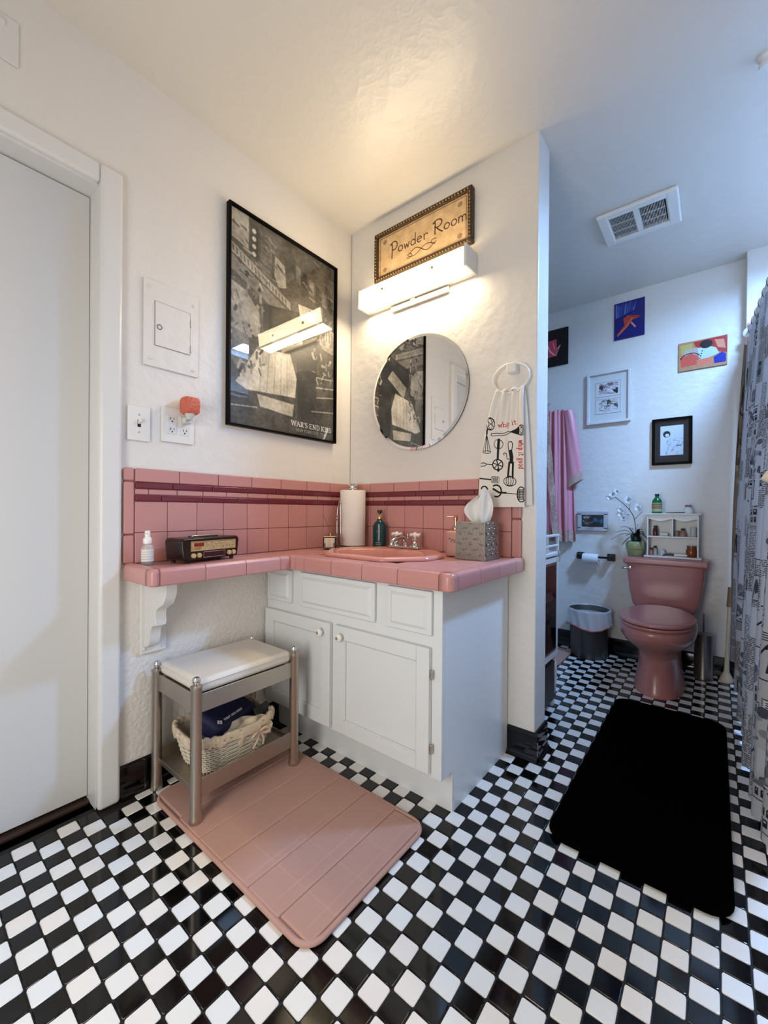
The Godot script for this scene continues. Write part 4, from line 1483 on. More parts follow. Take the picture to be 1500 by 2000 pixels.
# ---------------------------------------------------------------- things on the counter
func build_counter_things() -> void:
	var top := 0.7932
	# spray bottle
	var o := thing("spray_bottle", "small clear spray bottle with a white label and cap", "bottle", Vector3(0.075, top, 1.062))
	var cl := mat("clear_plastic", Color(0.92, 0.93, 0.92, 0.30), 0.06)
	cl.transparency = BaseMaterial3D.TRANSPARENCY_ALPHA
	put(o, "body", lt([Vector2(0, 0), Vector2(0.0165, 0), Vector2(0.0185, 0.003), Vector2(0.0185, 0.058), Vector2(0.015, 0.066), Vector2(0.009, 0.070), Vector2(0.009, 0.074)], 24), cl)
	put(o, "liquid", lt([Vector2(0, 0.001), Vector2(0.0172, 0.002), Vector2(0.0174, 0.010), Vector2(0, 0.010)], 20), mat("brown_liquid", Color(0.30, 0.17, 0.10), 0.2), "dark liquid at the bottom")
	var lab := put(o, "label", lt([Vector2(0.0188, 0.013), Vector2(0.0190, 0.013), Vector2(0.0190, 0.053), Vector2(0.0188, 0.053)], 24), mat("label_paper", Color(0.86, 0.85, 0.83), 0.6), "white paper label")
	for k in 4:
		put(lab, "text_line", lt([Vector2(0.01915, 0.020 + k * 0.008), Vector2(0.01915, 0.0215 + k * 0.008)], 24), mat("label_line", Color(0.66, 0.66, 0.66), 0.7))
	var cap := put(o, "cap", lt([Vector2(0, 0.072), Vector2(0.013, 0.072), Vector2(0.0135, 0.075), Vector2(0.0135, 0.087), Vector2(0.0115, 0.091), Vector2(0.0085, 0.093), Vector2(0.0085, 0.112), Vector2(0.0065, 0.1155), Vector2(0, 0.116)], 20), M.porcelain, "white spray cap")
	put(cap, "nozzle", tb([Vector3(0.006, 0.106, 0.004), Vector3(0.0105, 0.106, 0.007)], 0.0018, 8), M.label_line)
	build_radio(top)
	# reed diffuser
	o = thing("reed_diffuser", "amber square reed diffuser with thin reeds", "diffuser", Vector3(0.112, top, 0.248))
	var amber := mat("amber_glass", Color(0.24, 0.10, 0.045), 0.08)
	put(o, "bottle", rb(Vector3(0, 0.031, 0), Vector3(0.062, 0.060, 0.062), 0.006, 3, Basis(Vector3.UP, 0.62)), amber)
	put(o, "shoulder", rb(Vector3(0, 0.063, 0), Vector3(0.066, 0.005, 0.066), 0.002, 2, Basis(Vector3.UP, 0.62)), mat("gold_collar", Color(0.62, 0.47, 0.34), 0.3, 0.8))
	put(o, "neck", lt([Vector2(0.010, 0.064), Vector2(0.010, 0.078), Vector2(0.006, 0.078), Vector2(0.006, 0.066)], 16), M.gold_collar)
	var lb := put(o, "label", bx(Vector3(0, 0.034, 0.0315), Vector3(0.036, 0.040, 0.0012), 0.0), mat("cream_label", Color(0.88, 0.80, 0.68), 0.6), "cream label")
	lb.rotation.y = 0.62
	for k in 3:
		put(lb, "text_line", bx(Vector3(0, 0.044 - k * 0.011, 0.0324), Vector3(0.018 if k else 0.012, 0.0016, 0.0004)), mat("label_brown", Color(0.42, 0.30, 0.2), 0.7))
	var reed := mat("reed", Color(0.62, 0.38, 0.20), 0.7)
	for q in [[-0.040, 0.020], [-0.026, 0.034], [0.028, -0.018], [0.020, -0.034], [0.036, -0.030]]:
		put(o, "reed", tb([Vector3(-q[0] * 0.1, 0.068, -q[1] * 0.1), Vector3(q[0] * 0.9, 0.170, q[1] * 0.9)], 0.0014, 6), reed)
	# paper towels
	o = thing("paper_towel_holder", "chrome paper towel holder in the counter corner", "paper towel holder", Vector3(0.112, top, 0.093))
	put(o, "base", lt([Vector2(0, 0), Vector2(0.075, 0), Vector2(0.077, 0.003), Vector2(0.074, 0.007), Vector2(0.012, 0.010), Vector2(0, 0.010)], 36), M.chrome)
	put(o, "post", tb([Vector3(0, 0.008, 0), Vector3(0, 0.302, 0)], 0.006, 12), M.chrome)
	put(o, "finial", lt([Vector2(0.006, 0.298), Vector2(0.021, 0.300), Vector2(0.023, 0.305), Vector2(0.023, 0.318), Vector2(0.020, 0.324), Vector2(0, 0.326)], 24), M.chrome, "round chrome finial")
	put(o, "tension_arm", tb(curve([Vector3(-0.052, 0.006, 0.052), Vector3(-0.056, 0.06, 0.056), Vector3(-0.056, 0.17, 0.056), Vector3(-0.050, 0.215, 0.054), Vector3(-0.030, 0.232, 0.070), Vector3(-0.016, 0.215, 0.074), Vector3(-0.014, 0.10, 0.072), Vector3(-0.016, 0.012, 0.072)], 5), 0.0026, 8), M.chrome)
	var paper := mat("paper_towel", Color(0.92, 0.895, 0.86), 0.95)
	relief(paper, noise_tex(0.08, 2, 256, 51, FastNoiseLite.TYPE_CELLULAR), 0.10, 6.0)
	solo("paper_towel_roll", lt([Vector2(0.019, 0.0), Vector2(0.063, 0.0), Vector2(0.0648, 0.003), Vector2(0.0648, 0.277), Vector2(0.063, 0.280), Vector2(0.019, 0.280), Vector2(0.019, 0.0)], 48), paper, "white roll of paper towels on the chrome holder", "paper towels", Vector3(0.112, top + 0.011, 0.093))
	# teal lotion bottle
	o = thing("lotion_bottle", "dark teal pump bottle of lotion", "bottle", Vector3(0.266, top, 0.062))
	var rings := []
	for e in [[0.030, 0.0], [0.0335, 0.003], [0.0345, 0.010], [0.0350, 0.105], [0.0325, 0.118], [0.024, 0.131], [0.0145, 0.138], [0.0125, 0.141], [0.0125, 0.150]]:
		var ring := []
		for s in 32:
			var a := TAU * s / 32.0
			ring.append(Vector3(cos(a) * e[0], e[1], sin(a) * minf(e[0], 0.024 if e[0] > 0.024 else e[0])))
		rings.append(ring)
	var b := MB.new()
	b.loft(rings)
	var teal := mat("teal_bottle", Color(0.045, 0.22, 0.24), 0.12)
	var body := put(o, "body", b, teal)
	body.rotation.y = 0.45
	var gold := mat("dull_gold", Color(0.56, 0.50, 0.33), 0.35, 0.6)
	put(body, "emblem", tb(arc3(Vector3(0, 0.085, 0.0246), 0.008, 0.011, 18), 0.0006, 5, true), gold, "thin gold oval emblem")
	put(body, "emblem_line", tb([Vector3(0, 0.055, 0.0246), Vector3(0, 0.100, 0.0246)], 0.0005, 5), gold)
	put(body, "emblem_line", tb([Vector3(-0.011, 0.086, 0.0242), Vector3(0.011, 0.086, 0.0242)], 0.0005, 5), gold)
	for k in 3:
		put(body, "text_line", bx(Vector3(0, 0.030 - k * 0.009, 0.0245), Vector3(0.030 - k * 0.004, 0.0024 if k == 0 else 0.0014, 0.0006)), mat("pale_ink", Color(0.72, 0.80, 0.80), 0.6))
	put(o, "collar", lt([Vector2(0.0135, 0.148), Vector2(0.0135, 0.166), Vector2(0.012, 0.168), Vector2(0, 0.168)], 20), mat("gold_band", Color(0.80, 0.68, 0.48), 0.25, 0.9), "gold collar")
	var pump := put(o, "pump", lt([Vector2(0.005, 0.166), Vector2(0.005, 0.176), Vector2(0.012, 0.178), Vector2(0.0125, 0.188), Vector2(0.010, 0.191), Vector2(0, 0.192)], 18), M.black_plastic, "black pump head")
	put(pump, "spout", tb([Vector3(0, 0.186, 0), Vector3(0.014, 0.186, 0.012), Vector3(0.018, 0.182, 0.015)], [0.005, 0.004, 0.003], 8), M.black_plastic)
	# soap dispenser
	o = thing("soap_dispenser", "dusky pink ceramic soap dispenser with dark sprigs and gold pump", "soap dispenser", Vector3(0.722, top, 0.118), 0.2)
	rings = []
	for e in [[0.030, 0.004, 0.3], [0.0345, 0.008, 0.3], [0.0325, 0.030, 0.3], [0.0315, 0.060, 0.3], [0.0335, 0.090, 0.3], [0.0345, 0.098, 0.32], [0.0325, 0.104, 0.35], [0.021, 0.108, 0.5], [0.013, 0.109, 1.0]]:
		var ring := []
		for s in 36:
			var a := TAU * s / 36.0
			var q := Vector2(signf(cos(a)) * pow(absf(cos(a)), e[2]), signf(sin(a)) * pow(absf(sin(a)), e[2]))
			ring.append(Vector3(q.x * e[0], e[1], q.y * e[0]))
		rings.append(ring)
	b = MB.new()
	b.loft(rings)
	var dusk := mat("dusky_ceramic", Color(0.74, 0.545, 0.50), 0.22)
	put(o, "body", b, dusk)
	for sx in [-1, 1]:
		for sz in [-1, 1]:
			put(o, "foot", rb(Vector3(sx * 0.024, 0.004, sz * 0.024), Vector3(0.014, 0.008, 0.014), 0.003, 2), dusk)
	var sprig := mat("sprig", Color(0.24, 0.15, 0.13), 0.5)
	for side in 2:
		var sp := MB.new()
		for k in 9:
			var q := Vector3(-0.017 + 0.0042 * k, 0.074 - 0.0016 * k + 0.005 * sin(k * 2.2), 0.0325)
			sp.rbox(q, Vector3(0.0055, 0.0030, 0.0012), 0.0005, 1, Basis(Vector3.BACK, k * 0.9))
		var e := put(o, "sprig_pattern", sp, sprig, "dark leafy sprig")
		e.rotation.y = side * PI / 2
	var rose := mat("rose_gold", Color(0.80, 0.62, 0.52), 0.22, 1.0)
	var pm := put(o, "pump", lt([Vector2(0.0135, 0.108), Vector2(0.0145, 0.110), Vector2(0.0145, 0.122), Vector2(0.012, 0.126), Vector2(0.0065, 0.127), Vector2(0.0065, 0.152), Vector2(0.0085, 0.154), Vector2(0.0085, 0.168), Vector2(0.007, 0.170), Vector2(0, 0.1705)], 20), rose, "rose gold pump")
	put(pm, "nozzle", tb([Vector3(0, 0.165, 0), Vector3(-0.034, 0.165, 0.006), Vector3(-0.038, 0.163, 0.006)], 0.0025, 8), rose)
	# tissue box cover
	o = thing("tissue_box", "pewter tissue box cover embossed with swirls", "tissue box", Vector3(0.826, top, 0.128))
	var pew := mat("pewter", Color(0.60, 0.585, 0.55), 0.32, 0.85)
	relief(pew, noise_tex(0.05, 3, 256, 61), 0.06, 8.0)
	var bb := MB.new()
	bb.box(Vector3(0, 0.072, 0.0625), Vector3(0.125, 0.144, 0.004), 0.001)
	bb.box(Vector3(0, 0.072, -0.0625), Vector3(0.125, 0.144, 0.004), 0.001)
	bb.box(Vector3(0.0605, 0.072, 0), Vector3(0.004, 0.144, 0.122), 0.001)
	bb.box(Vector3(-0.0605, 0.072, 0), Vector3(0.004, 0.144, 0.122), 0.001)
	put(o, "shell", bb, pew)
	var tp := MB.new()
	for q in [[-0.041, 0.0, 0.042, 0.124], [0.041, 0.0, 0.042, 0.124], [0.0, -0.041, 0.041, 0.042], [0.0, 0.041, 0.041, 0.042]]:
		tp.box(Vector3(q[0], 0.1455, q[1]), Vector3(q[2], 0.004, q[3]), 0.001)
	put(o, "lid", tp, pew)
	put(o, "foot_band", frame_foot(0.1315, 0.1315, 0.016), pew)
	for face in 2:
		var em := MB.new()
		for i in 5:
			for j in 6:
				var c := Vector3(-0.046 + i * 0.023 + (0.006 if j % 2 else -0.004), 0.031 + j * 0.0205, 0.0642)
				var a0 := rng.randf_range(0.2, 0.9) if (i + j) % 2 else rng.randf_range(3.2, 4.0)
				var arcp := []
				for s in 8:
					var a := a0 + s * 0.33
					arcp.append(c + Vector3(cos(a), sin(a), 0) * 0.0095)
				em.tube(arcp, [0.0006, 0.0018, 0.0026, 0.003, 0.003, 0.0026, 0.0016, 0.0005], 6)
		var e := put(o, "embossing", em, pew, "raised swirls")
		e.set_meta("kind", "stuff")
		e.rotation.y = face * PI / 2
	# tissue
	var P := []
	for i in 19:
		var v := i / 18.0
		var row := []
		for j in 25:
			var u := j / 24.0
			var wide := lerpf(0.026, 0.046, sin(v * PI * 0.75))
			var x := (u - 0.5) * 2.0 * wide * (1.0 - 0.45 * pow(v, 3.0)) - 0.030 * pow(1.0 - u, 2.0) * sin(v * PI) + 0.012 * v
			var z := 0.016 * sin(u * 11.0 + v * 2.0) * (1.0 - 0.3 * v) + 0.006 * sin(u * 23.0)
			row.append(Vector3(x, v * 0.128 - 0.022 * pow(absf(u - 0.62) * 1.6, 2.0) * v, z))
		P.append(row)
	b = MB.new()
	b.sheet(P, 0.0008)
	var tm := mat("tissue_paper", Color(0.93, 0.925, 0.92), 0.95)
	tm.backlight_enabled = true
	tm.backlight = Color(0.35, 0.35, 0.35)
	solo("tissue", b, tm, "white tissue pulled up out of the pewter box", "tissue", Vector3(0.838, top + 0.140, 0.128))


func frame_foot(w: float, d: float, h: float) -> MB:
	var b := MB.new()
	for s in [-1, 1]:
		b.box(Vector3(0, h / 2, s * (d / 2 - 0.0015)), Vector3(w, h, 0.004), 0.0012)
		b.box(Vector3(s * (w / 2 - 0.0015), h / 2, 0), Vector3(0.004, h, d), 0.0012)
	return b


func build_radio(top: float) -> void:
	# built facing +z, then turned so that it looks out of the corner
	var dir := Vector3(0.983, 0, -0.186)
	var mid := Vector3(0.0885, top, 0.8725)
	var o := thing("radio", "dark brown vintage-style radio with four cream knobs", "radio", mid, atan2(dir.x, dir.z))
	o.scale = Vector3(0.93, 1, 0.86)
	var wood := mat("bakelite", Color(0.105, 0.055, 0.04), 0.22)
	var sil := []
	for c in [[0.118, 0.072, 0], [-0.118, 0.072, 1], [-0.118, 0.020, 2], [0.118, 0.020, 3]]:
		for k in 6:
			var a: float = PI / 2 * (c[2] + k / 5.0)
			var r := 0.016 if c[2] < 2 else 0.010
			sil.append(Vector2(c[0] + cos(a) * r, c[1] + sin(a) * r))
	put(o, "cabinet", pr(sil, -0.055, 0.056, Transform3D(), 0.006), wood)
	var gold := mat("radio_brass", Color(0.72, 0.60, 0.42), 0.3, 0.7)
	put(o, "dial_frame", frame_ring(-0.098, 0.112, 0.041, 0.076, 0.0035, 0.054, 0.0595, 0.001), gold, "brass dial surround")
	var im := canvas(420, 70, Color(0.72, 0.62, 0.45))
	blob(im, [Vector2(20, 8), Vector2(110, 8), Vector2(110, 38), Vector2(20, 38)], Color(0.52, 0.17, 0.10))
	blob(im, [Vector2(20, 42), Vector2(85, 42), Vector2(85, 64), Vector2(20, 64)], Color(0.60, 0.45, 0.32))
	for k in 22:
		ink(im, [Vector2(130 + k * 13, 18), Vector2(130 + k * 13, 26 + (k % 3) * 6)], 2, Color(0.42, 0.33, 0.20))
	for k in 9:
		dot(im, Vector2(140 + k * 32, 48), 6, Color(0.55, 0.45, 0.28))
	speckle(im, 0.12, 71, 0.03)
	var dl := put(o, "dial", picture(0.203, 0.029, 0.0575), printed("radio_dial", im, 0.25), "tan tuning dial with a red block")
	dl.position = Vector3(0.007, 0.0585, 0)
	for x in [-0.088, -0.064, 0.078, 0.100]:
		put(o, "knob", lt([Vector2(0.0085, 0), Vector2(0.0085, 0.007), Vector2(0.0075, 0.010), Vector2(0, 0.011)], 18, Transform3D(Basis(Vector3.RIGHT, PI / 2), Vector3(x, 0.0265, 0.056))), mat("radio_knob", Color(0.78, 0.68, 0.50), 0.3), "cream knob")
	put(o, "grille_bar", bx(Vector3(0.007, 0.0265, 0.0565), Vector3(0.098, 0.018, 0.003), 0.001), mat("maroon_bar", Color(0.20, 0.055, 0.07), 0.3), "maroon name bar")
	put(o, "grille_trim", frame_ring(-0.044, 0.058, 0.0165, 0.0375, 0.0015, 0.056, 0.0588, 0.0), M.chrome)
	put(o, "handle_slot", rb(Vector3(0.0, 0.0885, -0.005), Vector3(0.12, 0.006, 0.030), 0.0028, 2), wood)
	put(o, "handle_trim", tb(curve([Vector3(-0.062, 0.0895, 0.01), Vector3(-0.05, 0.0925, 0.012), Vector3(0.05, 0.0925, 0.012), Vector3(0.062, 0.0895, 0.01)], 4), 0.0016, 6), M.chrome)
	for sx in [-1, 1]:
		for sz in [-1, 1]:
			put(o, "foot", lt([Vector2(0, 0), Vector2(0.008, 0), Vector2(0.009, 0.011), Vector2(0, 0.011)], 12, at(sx * 0.105, 0, sz * 0.04)), M.black_plastic)


# ---------------------------------------------------------------- stool, basket, kit
func build_stool() -> void:
	var o := thing("vanity_stool", "brushed nickel vanity stool with a cream cushion and lower shelf", "stool")
	var X := [0.043, 0.321]
	var Z := [0.636, 1.016]
	for x in X:
		for z in Z:
			var lg := put(o, "leg", lt([Vector2(0, 0), Vector2(0.019, 0), Vector2(0.0205, 0.004), Vector2(0.0185, 0.014), Vector2(0.0172, 0.030), Vector2(0.0168, 0.412), Vector2(0.018, 0.414), Vector2(0.018, 0.421), Vector2(0.010, 0.424), Vector2(0.005, 0.426)], 20, at(x, 0.0 if x < 0.1 else 0.0152, z)), M.nickel)
			var y: float = 0.0 if x < 0.1 else 0.0152
			lg.position = Vector3.ZERO
			put(lg, "ball_finial", lt([Vector2(0.003, 0.424), Vector2(0.009, 0.4275), Vector2(0.0125, 0.435), Vector2(0.0125, 0.440), Vector2(0.009, 0.447), Vector2(0, 0.4505)], 18, at(x, y, z)), M.chrome, "polished ball finial")
	var ap := MB.new()
	ap.box(Vector3(0.321, 0.377, 0.826), Vector3(0.004, 0.058, 0.360), 0.0008)
	ap.box(Vector3(0.043, 0.377, 0.826), Vector3(0.004, 0.058, 0.360), 0.0008)
	ap.box(Vector3(0.182, 0.377, 1.016), Vector3(0.256, 0.058, 0.004), 0.0008)
	ap.box(Vector3(0.182, 0.377, 0.636), Vector3(0.256, 0.058, 0.004), 0.0008)
	ap.box(Vector3(0.182, 0.395, 0.826), Vector3(0.276, 0.006, 0.378), 0.0)
	put(o, "seat_frame", ap, M.steel, "brushed steel seat frame")
	var cu := put(o, "cushion", rb(Vector3(0.182, 0.4245, 0.826), Vector3(0.268, 0.046, 0.368), 0.018, 4), M.vinyl, "cream vinyl cushion")
	var pp := []
	for c in [[1, 1, 0], [-1, 1, 1], [-1, -1, 2], [1, -1, 3]]:
		for k in 5:
			var a: float = PI / 2 * (c[2] + k / 4.0)
			pp.append(Vector3(0.182 + c[0] * 0.116 + cos(a) * 0.0185, 0.4345, 0.826 + c[1] * 0.166 + sin(a) * 0.0185))
	put(cu, "piping", tb(pp, 0.0022, 6, true), M.vinyl)
	var sf := MB.new()
	sf.box(Vector3(0.182, 0.1, 0.826), Vector3(0.276, 0.004, 0.378), 0.0)
	sf.box(Vector3(0.321, 0.113, 0.826), Vector3(0.004, 0.058, 0.360), 0.0008)
	sf.box(Vector3(0.043, 0.113, 0.826), Vector3(0.004, 0.058, 0.360), 0.0008)
	sf.box(Vector3(0.182, 0.106, 1.016), Vector3(0.256, 0.016, 0.004), 0.0008)
	sf.box(Vector3(0.182, 0.106, 0.636), Vector3(0.256, 0.016, 0.004), 0.0008)
	put(o, "lower_shelf", sf, M.steel, "brushed steel shelf tray")
	build_basket()


func basket_ring(u: float, y: float, grow := 0.0) -> Array:
	# u = 0 at the foot, 1 at the rim
	var hx := lerpf(0.082, 0.111, pow(u, 0.8)) + grow
	var hz := lerpf(0.120, 0.150, pow(u, 0.8)) + grow
	var ring := []
	for s in 60:
		var a := TAU * s / 60.0
		var q := Vector2(signf(cos(a)) * pow(absf(cos(a)), 0.42), signf(sin(a)) * pow(absf(sin(a)), 0.42))
		var lift := 0.020 * pow(maxf(0.0, absf(q.x * q.y)), 2.0) * u
		ring.append(Vector3(0.184 + q.x * hx, y + lift, 0.838 + q.y * hz))
	return ring


func build_basket() -> void:
	var o := thing("wicker_basket", "white wicker basket with a floral fabric lining on the stool shelf", "basket")
	var foot := 0.1025
	var tall := 0.118
	var skin := []
	for e in [[0.02, 0.0], [0.25, 0.0], [0.5, 0.0], [0.75, 0.0], [1.0, 0.0]]:
		skin.append(basket_ring(e[0], foot + tall * e[0], -0.004))
	var b := MB.new()
	b.loft(skin, true, false)
	put(o, "inner_wall", b, M.wicker)
	# woven rods: rows that weave in and out of upright stakes
	for row in 15:
		var u := (row + 0.5) / 15.0
		var ring := basket_ring(u, foot + 0.004 + (tall - 0.004) * u)
		var pts := []
		var c := Vector3(0.184, 0, 0.838)
		for s in 120:
			var q: Vector3 = ring[s / 2] if s % 2 == 0 else ring[s / 2].lerp(ring[(s / 2 + 1) % 60], 0.5)
			var d := Vector3(q.x - c.x, 0, q.z - c.z).normalized()
			pts.append(q + d * (0.0022 * sin(s * PI / 2.0 + PI * (row % 2)) + 0.0015))
		put(o, "weave_row", tb(pts, 0.0029, 5, true), M.wicker)
	for s in range(0, 60, 1):
		if s % 2:
			continue
		var q := []
		for k in 5:
			var u := k / 4.0
			q.append(basket_ring(u, foot + tall * u)[s])
		put(o, "stake", tb(q, 0.0024, 5), M.wicker)
	# gathered cloth lining folded over the rim
	var im := canvas(512, 64, Color(0.83, 0.76, 0.66))
	var r2 := RandomNumberGenerator.new()
	r2.seed = 4
	for k in 240:
		dot(im, Vector2(r2.randf() * 512, r2.randf() * 64), r2.randf_range(1.5, 4.0), [Color(0.74, 0.50, 0.50), Color(0.62, 0.62, 0.46), Color(0.90, 0.82, 0.62), Color(0.90, 0.86, 0.80)][k % 4])
	var lining := printed("floral_cloth", im, 0.95)
	lining.texture_repeat = true
	lining.uv1_scale = Vector3(3, 1, 1)
	var rows := []
	for e in [[0.80, 0.006, -0.026], [0.9, 0.0085, -0.012], [1.0, 0.008, 0.002], [1.02, 0.003, 0.008], [1.0, -0.006, 0.004], [0.9, -0.009, -0.012]]:
		var ring := basket_ring(1.0, foot + tall + e[2], e[1])
		for s in 60:
			ring[s] += Vector3(0, 0.0035 * sin(s * 2.1) * (1.0 if e[2] > -0.02 else 1.6), 0)
		rows.append(ring)
	b = MB.new()
	b.loft(rows, false, false)
	put(o, "lining", b, lining, "gathered floral cloth lining")
	# bow tied at the front
	var bow := MB.new()
	for s in [-1, 1]:
		bow.tube(curve([Vector3(0.303, 0.190, 0.775), Vector3(0.314, 0.200 + 0.004 * s, 0.775 - s * 0.020), Vector3(0.314, 0.186, 0.775 - s * 0.036), Vector3(0.306, 0.180, 0.775 - s * 0.018), Vector3(0.303, 0.189, 0.775)], 5), 0.0042, 6)
		bow.tube(curve([Vector3(0.303, 0.189, 0.775), Vector3(0.309, 0.168, 0.775 + s * 0.012), Vector3(0.304, 0.140, 0.775 + s * 0.020 + 0.006)], 5), 0.0038, 6)
	put(o, "bow", bow, mat("bow_cloth", Color(0.80, 0.70, 0.62), 0.9), "cloth bow")
	# first aid kit standing in the basket
	var kit := thing("first_aid_kit", "navy soft first aid case leaning in the wicker basket", "first aid kit", Vector3(0.160, 0.106, 0.835))
	var navy := mat("navy_cloth", Color(0.055, 0.07, 0.235), 0.7)
	relief(navy, noise_tex(0.4, 2, 256, 77), 0.02, 12.0)
	var tilt := Basis(Vector3.UP, 0.32) * Basis(Vector3.BACK, -0.36)
	var kb := put(kit, "case", rb(Vector3(0.0, 0.0, 0.0), Vector3(0.140, 0.072, 0.205), 0.022, 4), navy)
	kb.transform = Transform3D(tilt, Vector3(0.004, 0.122, -0.004))
	put(kb, "zip", tb([Vector3(0.0695, 0.0, -0.08), Vector3(0.0695, 0.0, 0.08)], 0.002, 6), M.black_plastic)
	var face := Basis(Vector3.RIGHT, -PI / 2) * Basis(Vector3.BACK, PI / 2 + 0.0)
	for q in [Vector2(0, 1), Vector2(0, -1), Vector2(1, 0), Vector2(-1, 0)]:
		var dm := put(kb, "logo_diamond", bx(Vector3(0.042 + q.x * 0.0062, 0.0362, 0.080 + q.y * 0.0062), Vector3(0.0068, 0.0008, 0.0068), 0.0, Basis(Vector3.UP, PI / 4)), M.text_white, "white diamond of the logo")
	lettering(kb, "FIRST AID ONLY", 0.0088, Transform3D(face, Vector3(0.044, 0.0362, 0.014)), M.text_white, false, true)
	lettering(kb, "FIRST AID ONLY", 0.006, Transform3D(face, Vector3(-0.045, 0.0362, -0.055)), M.text_white, false, true)
	# pale packets in front of it
	var film := mat("pale_film", Color(0.78, 0.73, 0.66), 0.4)
	for k in 2:
		var P := []
		for i in 13:
			var row := []
			for j in 17:
				var u := j / 16.0 - 0.5
				var v := i / 12.0
				row.append(Vector3(0.006 * sin(u * 13 + k * 2) + 0.010 * sin(v * 3.1), v * 0.075 * (1.0 - 1.1 * u * u), u * 0.13 + 0.004 * sin(v * 9.0)))
			P.append(row)
		b = MB.new()
		b.sheet(P, 0.012)
		var pk := solo("plastic_packet", b, film if k == 0 else mat("cream_film", Color(0.84, 0.77, 0.66), 0.5), ["pale wrinkled plastic packet in front of the first aid case", "cream cloth packet tucked at the basket's front rim"][k], "packet", Vector3(0.258 + 0.022 * k, 0.160, 0.815 - 0.035 * k))
		pk.rotation.z = 0.30 - 0.1 * k
	solo("small_box", rb(Vector3.ZERO, Vector3(0.012, 0.060, 0.075), 0.002, 2), M.black_plastic, "small black box standing at the basket's corner", "box", Vector3(0.250, 0.222, 0.725)).rotation = Vector3(0, 0.25, 0.5)


# ---------------------------------------------------------------- rugs
func mat_outline(w: float, d: float, r: float) -> Array:
	var l := []
	for c in [[1, 1, 0], [-1, 1, 1], [-1, -1, 2], [1, -1, 3]]:
		for k in 7:
			var a: float = PI / 2 * (c[2] + k / 6.0)
			l.append(Vector2(c[0] * (w / 2 - r) + cos(a) * r, c[1] * (d / 2 - r) + sin(a) * r))
	return l


func build_rugs() -> void:
	var lay := Basis(Vector3.RIGHT, -PI / 2)
	# pink foam mat with quilted channels running across
	var o := thing("bath_mat", "dusty pink foam bath mat with quilted channels", "bath mat", Vector3(0.4845, 0.0, 0.808))
	put(o, "border", tb(ring3(mat_outline(0.786, 0.474, 0.05), 0.0075), 0.0070, 8, true), M.pink_mat)
	put(o, "base", pr(mat_outline(0.786, 0.474, 0.05), 0.0, 0.0085, Transform3D(lay, Vector3.ZERO)), M.pink_mat)
	var xs := [-0.386, -0.22, -0.095, 0.03, 0.155, 0.28, 0.386]
	for k in xs.size() - 1:
		var a: float = xs[k]
		var c: float = xs[k + 1]
		put(o, "channel", rb(Vector3((a + c) / 2, 0.0085, 0), Vector3(c - a - 0.0015, 0.013, 0.466 if k > 0 and k < 5 else 0.452), 0.0048, 3), M.pink_mat)
	# black rug
	var rug := MB.new()
	var r2 := RandomNumberGenerator.new()
	r2.seed = 12
	rug.prism(PackedVector2Array(mat_outline(0.425, 1.165, 0.05)), 0.0, 0.020, Transform3D(lay, Vector3.ZERO), 0.006)
	o = thing("black_rug", "thick black bath rug in front of the toilet", "rug", Vector3(1.391, 0.0005, -0.222))
	put(o, "pile", rug, M.black_pile)
	put(o, "rolled_edge", tb(ring3(mat_outline(0.425, 1.165, 0.05), 0.009), 0.009, 8, true), M.black_pile)
	# pink mat corner in the toilet room
	solo("small_pink_mat", pr(mat_outline(0.44, 0.36, 0.03), 0.0, 0.012, Transform3D(lay, Vector3.ZERO), 0.004), M.pink_mat, "small pink mat lying behind the stub wall", "bath mat", Vector3(0.575, 0.0005, -1.265))


func ring3(poly: Array, y: float) -> Array:
	var l := []
	for q in poly:
		l.append(Vector3(q.x, y, -q.y))
	return l


# ---------------------------------------------------------------- toilet
func oval(cx: float, cz: float, rx: float, rz: float, y: float, e := 0.88, back := 1.0) -> Array:
	var l := []
	for s in 48:
		var a := TAU * s / 48.0
		var q := Vector2(signf(cos(a)) * pow(absf(cos(a)), e), signf(sin(a)) * pow(absf(sin(a)), e))
		var w := 1.0
		if q.y < 0.0:
			w = lerpf(1.0, back, -q.y)
		l.append(Vector3(cx + q.x * rx * w, y, cz + q.y * rz))
	return l


